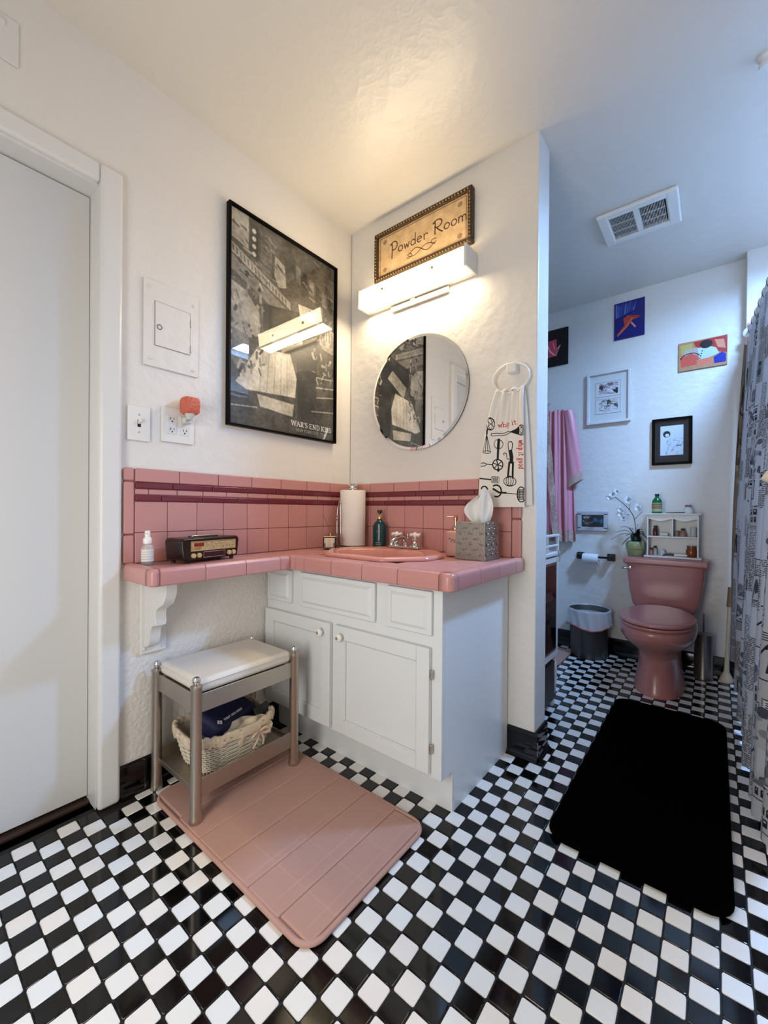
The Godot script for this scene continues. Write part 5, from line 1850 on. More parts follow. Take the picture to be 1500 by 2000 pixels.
func build_toilet() -> void:
	var o := thing("toilet", "dusky pink two-piece toilet with its lid down", "toilet")
	var cx := 1.322
	var R := []
	for e in [[0.0, -1.205, 0.122, 0.258], [0.012, -1.205, 0.122, 0.258], [0.03, -1.205, 0.117, 0.252], [0.10, -1.205, 0.104, 0.235], [0.18, -1.205, 0.098, 0.225], [0.225, -1.19, 0.104, 0.235], [0.262, -1.16, 0.132, 0.272], [0.295, -1.13, 0.160, 0.305], [0.33, -1.105, 0.174, 0.322], [0.365, -1.10, 0.177, 0.322], [0.384, -1.10, 0.174, 0.318], [0.388, -1.10, 0.160, 0.30]]:
		R.append(oval(cx, e[1], e[2], e[3], e[0]))
	var b := MB.new()
	b.loft(R)
	put(o, "bowl", b, M.toilet_pink)
	R = []
	for e in [[0.390, 0.168, 0.272], [0.392, 0.173, 0.278], [0.402, 0.174, 0.279], [0.405, 0.170, 0.275]]:
		R.append(oval(cx, -1.050, e[1], e[2], e[0], 0.92, 0.86))
	b = MB.new()
	b.loft(R)
	put(o, "seat", b, M.toilet_pink)
	R = []
	for e in [[0.4085, 0.168, 0.272], [0.411, 0.175, 0.280], [0.421, 0.176, 0.281], [0.4265, 0.170, 0.274], [0.429, 0.150, 0.25], [0.431, 0.06, 0.10]]:
		R.append(oval(cx, -1.050, e[1], e[2], e[0], 0.92, 0.86))
	b = MB.new()
	b.loft(R)
	put(o, "lid", b, M.toilet_pink)
	for sx in [-1, 1]:
		put(o, "hinge", rb(Vector3(cx + sx * 0.075, 0.404, -1.335), Vector3(0.045, 0.026, 0.030), 0.008, 3), M.toilet_pink)
	# tank narrowing downwards
	R = []
	for e in [[0.372, 0.120, 0.060], [0.376, 0.150, 0.078], [0.40, 0.168, 0.084], [0.48, 0.186, 0.088], [0.58, 0.198, 0.090], [0.655, 0.203, 0.091]]:
		var ring := []
		for s in 56:
			var a := TAU * s / 56.0
			var q := Vector2(signf(cos(a)) * pow(absf(cos(a)), 0.30), signf(sin(a)) * pow(absf(sin(a)), 0.30))
			ring.append(Vector3(cx + q.x * e[1], e[0], -1.480 + q.y * e[2]))
		R.append(ring)
	b = MB.new()
	b.loft(R)
	put(o, "tank", b, M.toilet_pink)
	put(o, "tank_lid", rb(Vector3(cx, 0.677, -1.480), Vector3(0.436, 0.044, 0.205), 0.013, 4), M.toilet_pink)
	var lv := put(o, "flush_lever", lt([Vector2(0.012, 0), Vector2(0.012, 0.006), Vector2(0.008, 0.012), Vector2(0, 0.013)], 16, Transform3D(Basis(Vector3.RIGHT, PI / 2), Vector3(1.142, 0.632, -1.395))), M.chrome, "chrome flush lever")
	put(lv, "arm", tb([Vector3(1.142, 0.632, -1.380), Vector3(1.120, 0.630, -1.374), Vector3(1.098, 0.627, -1.376)], [0.005, 0.006, 0.007], 8), M.chrome)
	for sx in [-1, 1]:
		put(o, "bolt_cap", lt([Vector2(0.012, 0), Vector2(0.012, 0.006), Vector2(0.007, 0.013), Vector2(0, 0.014)], 14, at(cx + sx * 0.112, 0.008, -1.24)), M.toilet_pink)
	# brush in its steel holder
	o = thing("toilet_brush", "steel toilet brush holder beside the toilet", "toilet brush", Vector3(1.517, 0.0, -1.445))
	put(o, "holder", lt([Vector2(0, 0), Vector2(0.046, 0), Vector2(0.048, 0.004), Vector2(0.046, 0.015), Vector2(0.046, 0.262), Vector2(0.047, 0.266), Vector2(0.040, 0.268), Vector2(0.012, 0.272), Vector2(0, 0.272)], 28), mat("holder_steel", Color(0.55, 0.53, 0.51), 0.3, 0.9))
	put(o, "handle", tb([Vector3(0, 0.27, 0), Vector3(0, 0.375, 0), Vector3(0, 0.385, 0)], [0.007, 0.007, 0.004], 12), M.chrome)
	# white long-handled brush against the tub corner
	o = thing("long_brush", "white long-handled scrub brush standing by the curtain", "brush", Vector3(1.623, 0.0, -1.485))
	put(o, "handle", tb([Vector3(0, 0.05, 0), Vector3(0.003, 0.20, -0.01), Vector3(0.012, 0.44, -0.03)], [0.014, 0.009, 0.010], 12), mat("ivory", Color(0.84, 0.80, 0.71), 0.4), "ivory handle")
	put(o, "grip", tb([Vector3(0.012, 0.43, -0.03), Vector3(0.018, 0.545, -0.042)], [0.0155, 0.0145], 12), mat("tan_grip", Color(0.55, 0.46, 0.36), 0.6), "tan grip")
	put(o, "head", lt([Vector2(0, 0.0), Vector2(0.032, 0.0), Vector2(0.034, 0.008), Vector2(0.026, 0.03), Vector2(0.015, 0.055), Vector2(0, 0.058)], 20), M.ivory)
	# wastebasket and its liner
	o = thing("wastebasket", "round grey metal wastebasket under the paper holder", "wastebasket", Vector3(0.893, 0.0, -1.452))
	var wb := mat("bin_grey", Color(0.36, 0.35, 0.345), 0.4, 0.6)
	put(o, "body", lt([Vector2(0, 0.002), Vector2(0.108, 0.002), Vector2(0.110, 0.0), Vector2(0.113, 0.006), Vector2(0.125, 0.312), Vector2(0.1275, 0.316), Vector2(0.1255, 0.320), Vector2(0.122, 0.316), Vector2(0.108, 0.010), Vector2(0, 0.010)], 48), wb)
	put(o, "seam", tb([Vector3(-0.02, 0.008, 0.1125), Vector3(-0.022, 0.30, 0.1235)], 0.0015, 6), wb)
	var film := mat("bag_film", Color(0.95, 0.95, 0.96, 0.7), 0.4)
	film.transparency = BaseMaterial3D.TRANSPARENCY_ALPHA
	var P := []
	for i in 19:
		var v := i / 18.0
		var row := []
		for s in 73:
			var a := TAU * s / 72.0
			var r := 0.0
			var y := 0.0
			if v < 0.4:        # inside the bin, up to the rim
				r = lerpf(0.108, 0.124, v / 0.4)
				y = lerpf(0.16, 0.318, v / 0.4)
			elif v < 0.5:
				r = lerpf(0.124, 0.134, (v - 0.4) / 0.1)
				y = 0.3235 + 0.002 * sin(a * 9.0)
			else:
				var w := (v - 0.5) / 0.5
				r = lerpf(0.134, 0.136, w) + 0.004 * sin(a * 14.0 + w * 3.0) * (0.3 + w)
				y = lerpf(0.322, 0.205 + 0.012 * sin(a * 3.0 + 1.0), w)
			row.append(Vector3(cos(a) * r, y, sin(a) * r))
		P.append(row)
	b = MB.new()
	b.sheet(P, 0.0)
	o = thing("bin_liner", "translucent white bin liner folded over the wastebasket rim", "bin liner", Vector3(0.893, 0.0, -1.452))
	put(o, "bag", b, film)
	put(o, "drawstring", tb(ring_wave(0.1385, 0.208), 0.0045, 6, true), mat("red_tape", Color(0.70, 0.36, 0.35), 0.5), "red drawstring hem")


func ring_wave(r: float, y: float) -> Array:
	var l := []
	for s in 72:
		var a := TAU * s / 72.0
		l.append(Vector3(cos(a) * (r + 0.003 * sin(a * 14.0 + 3.0)), y + 0.012 * sin(a * 3.0 + 1.0), sin(a) * (r + 0.003 * sin(a * 14.0 + 3.0))))
	return l


# ---------------------------------------------------------------- shelf on the tank
func build_toilet_shelf() -> void:
	var y0 := 0.6995
	var o := thing("tank_shelf", "small white wooden shelf unit with scalloped top on the toilet tank", "shelf", Vector3(1.357, y0, -1.500))
	var w := 0.264
	var d := 0.098
	put(o, "base_board", rb(Vector3(0, 0.006, 0.004), Vector3(w + 0.028, 0.012, d + 0.018), 0.003, 2), M.gloss_white)
	put(o, "top_board", rb(Vector3(0, 0.273, 0.004), Vector3(w + 0.024, 0.010, d + 0.014), 0.003, 2), M.gloss_white)
	put(o, "side", bx(Vector3(-w / 2 + 0.004, 0.140, 0), Vector3(0.008, 0.256, d), 0.001), M.gloss_white)
	put(o, "side", bx(Vector3(w / 2 - 0.004, 0.140, 0), Vector3(0.008, 0.256, d), 0.001), M.gloss_white)
	put(o, "back", bx(Vector3(0, 0.140, -d / 2 + 0.002), Vector3(w - 0.016, 0.256, 0.004)), M.gloss_white)
	put(o, "shelf_board", bx(Vector3(0, 0.131, 0.002), Vector3(w - 0.017, 0.008, d - 0.006), 0.001), M.gloss_white)
	put(o, "divider", bx(Vector3(0.002, 0.202, 0.002), Vector3(0.007, 0.133, d - 0.006), 0.001), M.gloss_white)
	var val := [Vector2(-w / 2 + 0.008, 0.268), Vector2(w / 2 - 0.008, 0.268)]
	for k in 41:
		var u := 1.0 - k / 40.0
		var x := lerpf(-w / 2 + 0.008, w / 2 - 0.008, u)
		val.append(Vector2(x, 0.240 - 0.0065 * cos(u * TAU * 2.0 + PI) - 0.004))
	put(o, "scalloped_rail", pr(val, d / 2 - 0.008, d / 2 - 0.002), M.gloss_white)
	# little things standing in it and on it
	var small := func(called: String, label: String, cat: String, x: float, y: float, z: float, prof: Array, m: Material, capm: Material) -> Node3D:
		var t := thing(called, label, cat, Vector3(1.357 + x, y0 + y, -1.500 + z))
		put(t, "body", lt(prof, 20), m)
		if capm:
			var q: Vector2 = prof[-1]
			put(t, "cap", lt([Vector2(0, q.y - 0.002), Vector2(q.x + 0.002, q.y - 0.002), Vector2(q.x + 0.002, q.y + 0.010), Vector2(0, q.y + 0.0105)], 16), capm)
		return t
	var amb := mat("brown_glass", Color(0.30, 0.13, 0.05), 0.1)
	var rosy := mat("rosy_glass", Color(0.66, 0.44, 0.38), 0.12)
	var honey := mat("honey_glass", Color(0.52, 0.25, 0.06), 0.08)
	var pale := mat("frosted", Color(0.78, 0.79, 0.77), 0.3)
	small.call("brown_bottle", "little brown bottle in the upper left cubby of the shelf", "bottle", -0.090, 0.1355, 0.012, [Vector2(0, 0), Vector2(0.013, 0), Vector2(0.0135, 0.004), Vector2(0.0135, 0.040), Vector2(0.008, 0.050), Vector2(0.008, 0.054)], amb, M.black_plastic)
	solo("soap_bar", rb(Vector3(0, 0.010, 0), Vector3(0.045, 0.020, 0.030), 0.006, 3), mat("soap_cream", Color(0.82, 0.80, 0.72), 0.5), "cream soap box beside the little brown bottle", "soap", Vector3(1.357 - 0.045, y0 + 0.1355, -1.490))
	small.call("perfume_bottle", "little rosy bottle with a dark cap in the upper right cubby", "bottle", 0.052, 0.1355, 0.014, [Vector2(0, 0), Vector2(0.018, 0), Vector2(0.0185, 0.004), Vector2(0.015, 0.026), Vector2(0.008, 0.036), Vector2(0.007, 0.040)], rosy, M.black_plastic)
	small.call("frosted_jar", "small frosted tumbler at the right of the upper right cubby", "jar", 0.104, 0.1355, 0.010, [Vector2(0, 0), Vector2(0.015, 0), Vector2(0.016, 0.003), Vector2(0.017, 0.058), Vector2(0.015, 0.058)], pale, null)
	small.call("tan_jar", "low tan jar at the left of the upper right cubby", "jar", 0.022, 0.1355, 0.004, [Vector2(0, 0), Vector2(0.012, 0), Vector2(0.0125, 0.003), Vector2(0.0125, 0.032), Vector2(0.010, 0.034)], mat("tan_glass", Color(0.55, 0.48, 0.40), 0.3), null)
	small.call("rust_bottle", "little rust-coloured bottle in the lower left of the shelf", "bottle", -0.110, 0.0125, 0.018, [Vector2(0, 0), Vector2(0.011, 0), Vector2(0.0115, 0.003), Vector2(0.0115, 0.026), Vector2(0.007, 0.034), Vector2(0.007, 0.036)], rosy, mat("rust_cap", Color(0.40, 0.12, 0.10), 0.4))
	small.call("dropper_bottle", "little dark-capped dropper bottle behind the rust-coloured one", "bottle", -0.092, 0.0125, -0.008, [Vector2(0, 0), Vector2(0.011, 0), Vector2(0.0115, 0.003), Vector2(0.0115, 0.034), Vector2(0.006, 0.042), Vector2(0.006, 0.046)], pale, M.black_plastic)
	small.call("glass_dome", "small clear dome ornament in the lower shelf", "ornament", -0.052, 0.0125, 0.010, [Vector2(0, 0), Vector2(0.016, 0), Vector2(0.0165, 0.004), Vector2(0.015, 0.024), Vector2(0.008, 0.034), Vector2(0.003, 0.038), Vector2(0.0, 0.0385)], pale, null)
	solo("brown_comb", tb(curve([Vector3(-0.035, 0.004, 0.01), Vector3(0.0, 0.010, 0.0), Vector3(0.040, 0.004, 0.008)], 6), [0.003, 0.004, 0.005, 0.006, 0.006, 0.0065, 0.0065, 0.006, 0.006, 0.005, 0.004, 0.003, 0.003], 8), mat("comb_brown", Color(0.34, 0.18, 0.09), 0.4), "brown comb lying on the lower shelf", "comb", Vector3(1.357 - 0.012, y0 + 0.0125, -1.480))
	solo("white_tube", tb([Vector3(-0.030, 0.008, 0.004), Vector3(0.030, 0.008, 0.0), Vector3(0.036, 0.008, 0.0)], [0.0075, 0.0078, 0.005], 12), M.porcelain, "white tube lying beside the honey jar", "tube", Vector3(1.357 + 0.040, y0 + 0.0125, -1.474))
	small.call("honey_jar", "amber glass jar of golden liquid in the lower shelf", "jar", 0.096, 0.0125, 0.008, [Vector2(0, 0), Vector2(0.026, 0), Vector2(0.028, 0.004), Vector2(0.028, 0.040), Vector2(0.024, 0.050), Vector2(0.022, 0.052), Vector2(0.022, 0.058)], honey, mat("glass_lid", Color(0.45, 0.30, 0.22), 0.15))
	var g := mat("green_glass", Color(0.03, 0.42, 0.20), 0.08)
	var t: Node3D = small.call("green_bottle", "green rubbing-alcohol bottle with a black cap and paper label", "bottle", -0.083, 0.2785, 0.006, [Vector2(0, 0), Vector2(0.026, 0), Vector2(0.0275, 0.004), Vector2(0.0275, 0.072), Vector2(0.023, 0.086), Vector2(0.011, 0.100), Vector2(0.0105, 0.112)], g, M.black_plastic)
	var lb := put(t, "label", lt([Vector2(0.0278, 0.010), Vector2(0.0281, 0.010), Vector2(0.0281, 0.066), Vector2(0.0278, 0.066)], 24), mat("green_label", Color(0.74, 0.74, 0.56), 0.6), "pale paper label")
	for k in 3:
		put(lb, "print_band", lt([Vector2(0.0284, 0.030 + k * 0.012), Vector2(0.0284, 0.036 + k * 0.012)], 24), mat("label_red", Color(0.50, 0.28, 0.20), 0.6))
	solo("hair_clip", tb([Vector3(-0.045, 0.003, 0), Vector3(0.0, 0.004, 0.003), Vector3(0.052, 0.006, 0)], [0.002, 0.003, 0.0025], 6), M.black_plastic, "thin black stick lying on the shelf top", "stick", Vector3(1.357 + 0.010, y0 + 0.2785, -1.476))
	t = small.call("cream_jar", "white round jar with a pink lid on the shelf top", "jar", 0.078, 0.2785, 0.004, [Vector2(0, 0), Vector2(0.022, 0), Vector2(0.023, 0.004), Vector2(0.022, 0.022), Vector2(0.016, 0.032), Vector2(0.015, 0.042)], M.porcelain, mat("pink_lid", Color(0.66, 0.44, 0.44), 0.5))
	put(t, "handle", tb(curve([Vector3(-0.021, 0.020, 0), Vector3(-0.034, 0.022, 0.002), Vector3(-0.036, 0.012, 0.002), Vector3(-0.022, 0.006, 0)], 4), 0.003, 6), M.porcelain)
	build_orchid(y0)


func build_orchid(y0: float) -> void:
	var o := thing("potted_orchid", "white orchid in a ribbed pale green pot on the toilet tank", "plant", Vector3(1.158, y0, -1.500))
	var glaze := mat("green_glaze", Color(0.60, 0.63, 0.45), 0.2)
	put(o, "pot", lt([Vector2(0, 0), Vector2(0.040, 0), Vector2(0.043, 0.004), Vector2(0.047, 0.022), Vector2(0.051, 0.034), Vector2(0.0515, 0.036), Vector2(0.053, 0.046), Vector2(0.0565, 0.048), Vector2(0.057, 0.060), Vector2(0.0575, 0.062), Vector2(0.0575, 0.074), Vector2(0.055, 0.084), Vector2(0.048, 0.092), Vector2(0.044, 0.094), Vector2(0.041, 0.090), Vector2(0.040, 0.08), Vector2(0, 0.08)], 36), glaze, "ribbed green glazed pot")
	var dk := mat("leaf_green", Color(0.035, 0.13, 0.085), 0.35)
	put(o, "leaf_base", lt([Vector2(0, 0.078), Vector2(0.020, 0.080), Vector2(0.029, 0.100), Vector2(0.030, 0.118), Vector2(0.022, 0.130), Vector2(0.0, 0.134)], 18, at(0.004, 0, 0.01)), dk)
	var leaves := [[-0.110, 0.150, 0.02, 0.035], [-0.140, 0.098, 0.03, 0.06], [-0.075, 0.062, 0.05, 0.05], [-0.060, 0.125, -0.02, 0.03], [0.062, 0.145, 0.082, 0.04], [0.075, 0.115, 0.080, 0.05], [0.045, 0.175, 0.075, 0.02], [-0.035, 0.180, 0.02, 0.02], [0.030, 0.130, 0.06, 0.04], [-0.02, 0.120, 0.07, 0.04], [0.012, 0.205, 0.0, 0.0], [-0.090, 0.185, -0.01, 0.03]]
	for q in leaves:
		var c := curve([Vector3(0.004, 0.112, 0.008), Vector3(q[0] * 0.45, q[1] * 0.6 + 0.055 + q[3] * 0.5, q[2] * 0.5), Vector3(q[0], q[1], q[2])], 6)
		var P := []
		for i in c.size():
			var u := float(i) / (c.size() - 1)
			var hw := 0.0075 * sin(clampf(u * 0.9 + 0.1, 0, 1) * PI) + 0.0008
			var dirv: Vector3 = (c[mini(i + 1, c.size() - 1)] - c[maxi(i - 1, 0)]).normalized()
			var side := dirv.cross(Vector3.UP if absf(dirv.y) < 0.95 else Vector3.RIGHT).normalized()
			P.append([c[i] - side * hw, c[i] + Vector3(0, -0.0015, 0), c[i] + side * hw])
		var b := MB.new()
		b.sheet(P, 0.0012)
		put(o, "leaf", b, dk)
	var stemm := mat("stem_dark", Color(0.10, 0.12, 0.06), 0.6)
	var main := curve([Vector3(0.0, 0.12, 0.008), Vector3(-0.006, 0.235, 0.01), Vector3(-0.036, 0.300, 0.015), Vector3(-0.080, 0.350, 0.02), Vector3(-0.128, 0.392, 0.03)], 6)
	var st := put(o, "stem", tb(main, 0.0024, 6), stemm)
	put(st, "twig", tb(curve([Vector3(-0.004, 0.240, 0.01), Vector3(0.022, 0.270, 0.014), Vector3(0.038, 0.288, 0.018)], 4), 0.0016, 5), stemm)
	put(st, "twig", tb([Vector3(-0.034, 0.300, 0.015), Vector3(-0.032, 0.336, 0.016)], 0.0014, 5), stemm)
	put(st, "bud", tb([Vector3(-0.045, 0.268, 0.02), Vector3(-0.034, 0.266, 0.02)], 0.0022, 6), stemm)
	var petal := mat("petal_white", Color(0.91, 0.91, 0.92), 0.6)
	petal.backlight_enabled = true
	petal.backlight = Color(0.4, 0.4, 0.42)
	for q in [[-0.130, 0.400, 0.036, 1.0], [-0.108, 0.420, 0.030, 0.8], [-0.148, 0.382, 0.04, 0.8], [-0.042, 0.362, 0.03, 1.15], [0.012, 0.312, 0.024, 1.0], [-0.085, 0.300, 0.035, 0.8], [-0.082, 0.270, 0.04, 0.9], [-0.066, 0.245, 0.04, 0.8]]:
		var f := MB.new()
		var c := Vector3(q[0], q[1], q[2])
		var k: float = q[3]
		for e in 5:
			var a: float = e * TAU / 5.0 + q[0] * 40.0
			var d := Vector3(cos(a), sin(a) * 0.75, 0.45 * sin(a * 2.0)).normalized()
			var side := d.cross(Vector3.BACK).normalized()
			var P := []
			for i in 6:
				var u := i / 5.0
				var hw := 0.012 * k * sin(PI * (0.1 + 0.85 * u))
				var m := c + d * (0.003 + 0.024 * k * u) + Vector3(0, 0, 0.007 * sin(u * 2.6))
				P.append([m - side * hw, m + Vector3(0, 0, 0.002), m + side * hw])
			f.sheet(P, 0.0008)
		var fl := put(o, "flower", f, petal, "white orchid flower")
		put(fl, "flower_heart", lt([Vector2(0, -0.003), Vector2(0.004, 0), Vector2(0, 0.006)], 8, Transform3D(Basis(Vector3.RIGHT, PI / 2), c)), mat("heart_yellow", Color(0.72, 0.62, 0.30), 0.6))


# ---------------------------------------------------------------- far wall
func scribble(w: int, h: int, s: int, ground: Color, tones: Array, n: int, lines: int) -> Image:
	# loose abstract brush marks in the picture's colours
	var im := canvas(w, h, ground)
	var r := RandomNumberGenerator.new()
	r.seed = s
	for k in n:
		var c := Vector2(r.randf_range(0.1, 0.9) * w, r.randf_range(0.15, 0.9) * h)
		var pts := []
		for e in 9:
			var a := TAU * e / 9.0
			pts.append(c + Vector2(cos(a), sin(a)) * r.randf_range(0.05, 0.16) * w)
		blob(im, pts, tones[k % tones.size()])
	for k in lines:
		var a := Vector2(r.randf() * w, r.randf() * h)
		ink(im, [a, a + Vector2(r.randf_range(-0.2, 0.2) * w, r.randf_range(-0.12, 0.12) * h), a + Vector2(r.randf_range(-0.3, 0.3) * w, r.randf_range(-0.2, 0.2) * h)], r.randf_range(1.5, 4.0), tones[(k + 1) % tones.size()])
	return im


func build_far_wall_things() -> void:
	var zf := -1.589
	# unframed blue print
	var im := canvas(200, 280, Color(0.05, 0.08, 0.42))
	for k in 9:
		blob(im, [Vector2(8 + k * 16, 10 + (k % 3) * 14), Vector2(20 + k * 16, 8), Vector2(21 + k * 14, 110 - k * 4), Vector2(9 + k * 14, 118 - k * 5)], Color(0.36, 0.46, 0.72).lerp(Color(0.10, 0.14, 0.50), (k % 4) / 4.0))
	blob(im, [Vector2(60, 130), Vector2(90, 110), Vector2(150, 122), Vector2(176, 138), Vector2(120, 150), Vector2(96, 190), Vector2(40, 240), Vector2(14, 244), Vector2(70, 180)], Color(0.74, 0.26, 0.18))
	ink(im, [Vector2(24, 250), Vector2(80, 196), Vector2(120, 140)], 8, Color(0.86, 0.46, 0.36))
	ink(im, [Vector2(116, 170), Vector2(140, 206)], 12, Color(0.85, 0.55, 0.48))
	ink(im, [Vector2(70, 140), Vector2(110, 120), Vector2(160, 134)], 5, Color(0.45, 0.08, 0.10))
	speckle(im, 0.06, 81, 0.08)
	var o := thing("blue_print", "small unframed blue print with a red shape, near the ceiling", "picture", Vector3(1.097, 2.295, zf))
	put(o, "panel", rb(Vector3(0, 0, 0.004), Vector3(0.180, 0.252, 0.007), 0.0015, 2), mat("panel_edge", Color(0.12, 0.14, 0.36), 0.4))
	put(o, "print", picture(0.178, 0.250, 0.0078), printed("blue_print", im, 0.3))
	# red and white print
	im = canvas(320, 250, Color(0.72, 0.52, 0.38))
	blob(im, [Vector2(100, 10), Vector2(320, 0), Vector2(320, 150), Vector2(250, 120), Vector2(120, 60)], Color(0.68, 0.16, 0.12))
	blob(im, [Vector2(240, 20), Vector2(300, 30), Vector2(312, 110), Vector2(260, 90)], Color(0.85, 0.55, 0.42))
	blob(im, [Vector2(10, 20), Vector2(100, 20), Vector2(90, 90), Vector2(20, 110)], Color(0.72, 0.66, 0.38))
	blob(im, [Vector2(40, 70), Vector2(130, 60), Vector2(140, 120), Vector2(40, 120)], Color(0.70, 0.66, 0.62))
	blob(im, [Vector2(130, 70), Vector2(190, 60), Vector2(250, 90), Vector2(270, 140), Vector2(210, 165), Vector2(140, 170)], Color(0.72, 0.82, 0.88))
	blob(im, arc(Vector2(186, 46), 42, 36, 0, TAU), Color(0.05, 0.05, 0.06))
	blob(im, [Vector2(10, 130), Vector2(90, 105), Vector2(140, 150), Vector2(120, 210), Vector2(20, 215)], Color(0.80, 0.34, 0.28))
	blob(im, [Vector2(120, 175), Vector2(220, 165), Vector2(240, 205), Vector2(140, 225)], Color(0.86, 0.46, 0.36))
	blob(im, [Vector2(235, 170), Vector2(290, 135), Vector2(314, 160), Vector2(312, 225), Vector2(240, 225)], Color(0.05, 0.13, 0.58))
	ink(im, arc(Vector2(80, 150), 66, 48, 3.3, 5.9), 7, Color(0.07, 0.07, 0.12))
	for k in 4:
		dot(im, Vector2(160 - k * 5, 100 + k * 20), 5, Color(0.08, 0.10, 0.2))
	speckle(im, 0.05, 82, 0.06)
	o = thing("red_print", "unframed landscape print in red, white and blue shapes", "picture", Vector3(1.493, 1.968, zf))
	put(o, "panel", rb(Vector3(0, 0, 0.004), Vector3(0.240, 0.180, 0.007), 0.0015, 2), M.panel_edge)
	put(o, "print", picture(0.238, 0.178, 0.0078), printed("red_print", im, 0.3))
	# black picture at the wall's left, half hidden
	im = canvas(200, 260, Color(0.02, 0.02, 0.02))
	blob(im, [Vector2(40, 80), Vector2(125, 70), Vector2(130, 190), Vector2(40, 200)], Color(0.80, 0.28, 0.38))
	ink(im, [Vector2(60, 100), Vector2(80, 150), Vector2(110, 185)], 10, Color(0.94, 0.72, 0.72))
	ink(im, [Vector2(120, 150), Vector2(150, 120), Vector2(120, 190)], 7, Color(0.85, 0.56, 0.52))
	ink(im, [Vector2(100, 90), Vector2(112, 140)], 6, Color(0.93, 0.60, 0.64))
	o = thing("black_picture", "black picture with a pink shape, partly behind the stub wall", "picture", Vector3(0.600, 2.215, zf))
	put(o, "panel", rb(Vector3(0, 0, 0.008), Vector3(0.212, 0.272, 0.015), 0.002, 2), M.black_frame)
	put(o, "print", picture(0.206, 0.266, 0.0157), printed("black_picture", im, 0.35))
	# white double frame
	o = thing("white_double_frame", "white frame holding two small ink drawings one above the other", "picture frame", Vector3(0.976, 1.784, zf))
	put(o, "frame", frame_ring(-0.138, 0.138, -0.183, 0.183, 0.020, 0.0, 0.026, 0.005), M.gloss_white, "white moulded frame")
	put(o, "mount", bx(Vector3(0, 0, 0.008), Vector3(0.240, 0.330, 0.004)), mat("mount_board", Color(0.86, 0.86, 0.85), 0.8))
	for k in 2:
		var cy := 0.060 - k * 0.118
		put(o, "mount_lip", frame_ring(-0.079, 0.079, cy - 0.052, cy + 0.052, 0.003, 0.010, 0.0135, 0.0), M.mount_board)
		var pg := scribble(220, 140, 90 + k, Color(0.87, 0.86, 0.86), [Color(0.30, 0.18, 0.26), Color(0.58, 0.42, 0.50), Color(0.12, 0.10, 0.13)] if k == 0 else [Color(0.10, 0.10, 0.12), Color(0.30, 0.32, 0.38), Color(0.70, 0.68, 0.45)], 3 if k == 0 else 2, 46)
		for e in 2:
			pg.fill_rect(Rect2i(0, 0, 26, 140), Color(0.88, 0.87, 0.87))
			pg.fill_rect(Rect2i(194, 0, 26, 140), Color(0.88, 0.87, 0.87))
			pg.fill_rect(Rect2i(0, 0, 220, 12), Color(0.88, 0.87, 0.87))
			pg.fill_rect(Rect2i(0, 126, 220, 14), Color(0.88, 0.87, 0.87))
		var pc := put(o, "drawing", picture(0.154, 0.100, 0.0108), printed("ink_drawing_%d" % k, pg, 0.8), ["upper drawing with a plum tone", "lower drawing in black ink"][k])
		pc.position.y = cy
	put(o, "glass", picture(0.238, 0.328, 0.0155), M.clear_pane)
	# black frame
	o = thing("ink_drawing", "black-framed ink drawing on white paper above the toilet", "picture", Vector3(1.342, 1.441, zf))
	put(o, "frame", frame_ring(-0.107, 0.107, -0.150, 0.150, 0.016, 0.0, 0.022, 0.003), M.black_frame, "black frame")
	put(o, "mount", bx(Vector3(0, 0, 0.007), Vector3(0.186, 0.272, 0.004)), mat("black_mount", Color(0.035, 0.03, 0.032), 0.7), "black mount")
	var dw := scribble(150, 220, 97, Color(0.84, 0.88, 0.92), [Color(0.66, 0.72, 0.76), Color(0.50, 0.56, 0.60)], 0, 24)
	dw.fill_rect(Rect2i(0, 0, 150, 96), Color(0.84, 0.88, 0.92))
	dot(dw, Vector2(42, 62), 24, Color(0.05, 0.05, 0.06))
	dot(dw, Vector2(45, 70), 13, Color(0.86, 0.88, 0.90))
	ink(dw, [Vector2(108, 150), Vector2(132, 150)], 5, Color(0.12, 0.14, 0.30))
	var pd := put(o, "drawing", picture(0.122, 0.190, 0.0095), printed("ink_drawing_2", dw, 0.8), "pale drawing with a black round patch")
	pd.position = Vector3(0.0, 0.006, 0)
	put(o, "glass", picture(0.184, 0.270, 0.013), M.clear_pane)
	# small silver frame
	o = thing("silver_frame", "small silver frame with a dark colour photo near the paper holder", "picture frame", Vector3(0.881, 0.918, zf))
	put(o, "frame", frame_ring(-0.099, 0.099, -0.070, 0.070, 0.028, 0.0, 0.016, 0.004), mat("silver_paint", Color(0.76, 0.76, 0.78), 0.35, 0.2), "silver frame")
	im = scribble(220, 130, 99, Color(0.04, 0.04, 0.07), [Color(0.10, 0.42, 0.62), Color(0.70, 0.66, 0.60), Color(0.30, 0.16, 0.14), Color(0.06, 0.08, 0.14)], 7, 22)
	put(o, "photo", picture(0.146, 0.088, 0.006), printed("dark_photo", im, 0.4))
	put(o, "glass", picture(0.144, 0.086, 0.0085), M.clear_pane)
	# paper holder
	o = thing("toilet_paper_holder", "black toilet paper holder with two square posts", "paper holder", Vector3(0.904, 0.667, zf))
	for sx in [-1, 1]:
		var ps := put(o, "post", rb(Vector3(sx * 0.098, 0, 0.006), Vector3(0.050, 0.050, 0.011), 0.004, 2), M.black_plastic)
		put(ps, "arm", rb(Vector3(sx * 0.098, 0, 0.038), Vector3(0.030, 0.034, 0.060), 0.006, 3), M.black_plastic)
	put(o, "bar", tb([Vector3(-0.092, 0, 0.056), Vector3(0.092, 0, 0.056)], 0.0075, 12), M.black_plastic)
	var roll := thing("toilet_paper_roll", "small white toilet paper roll on the black holder", "toilet paper", Vector3(0.882, 0.655, zf + 0.056))
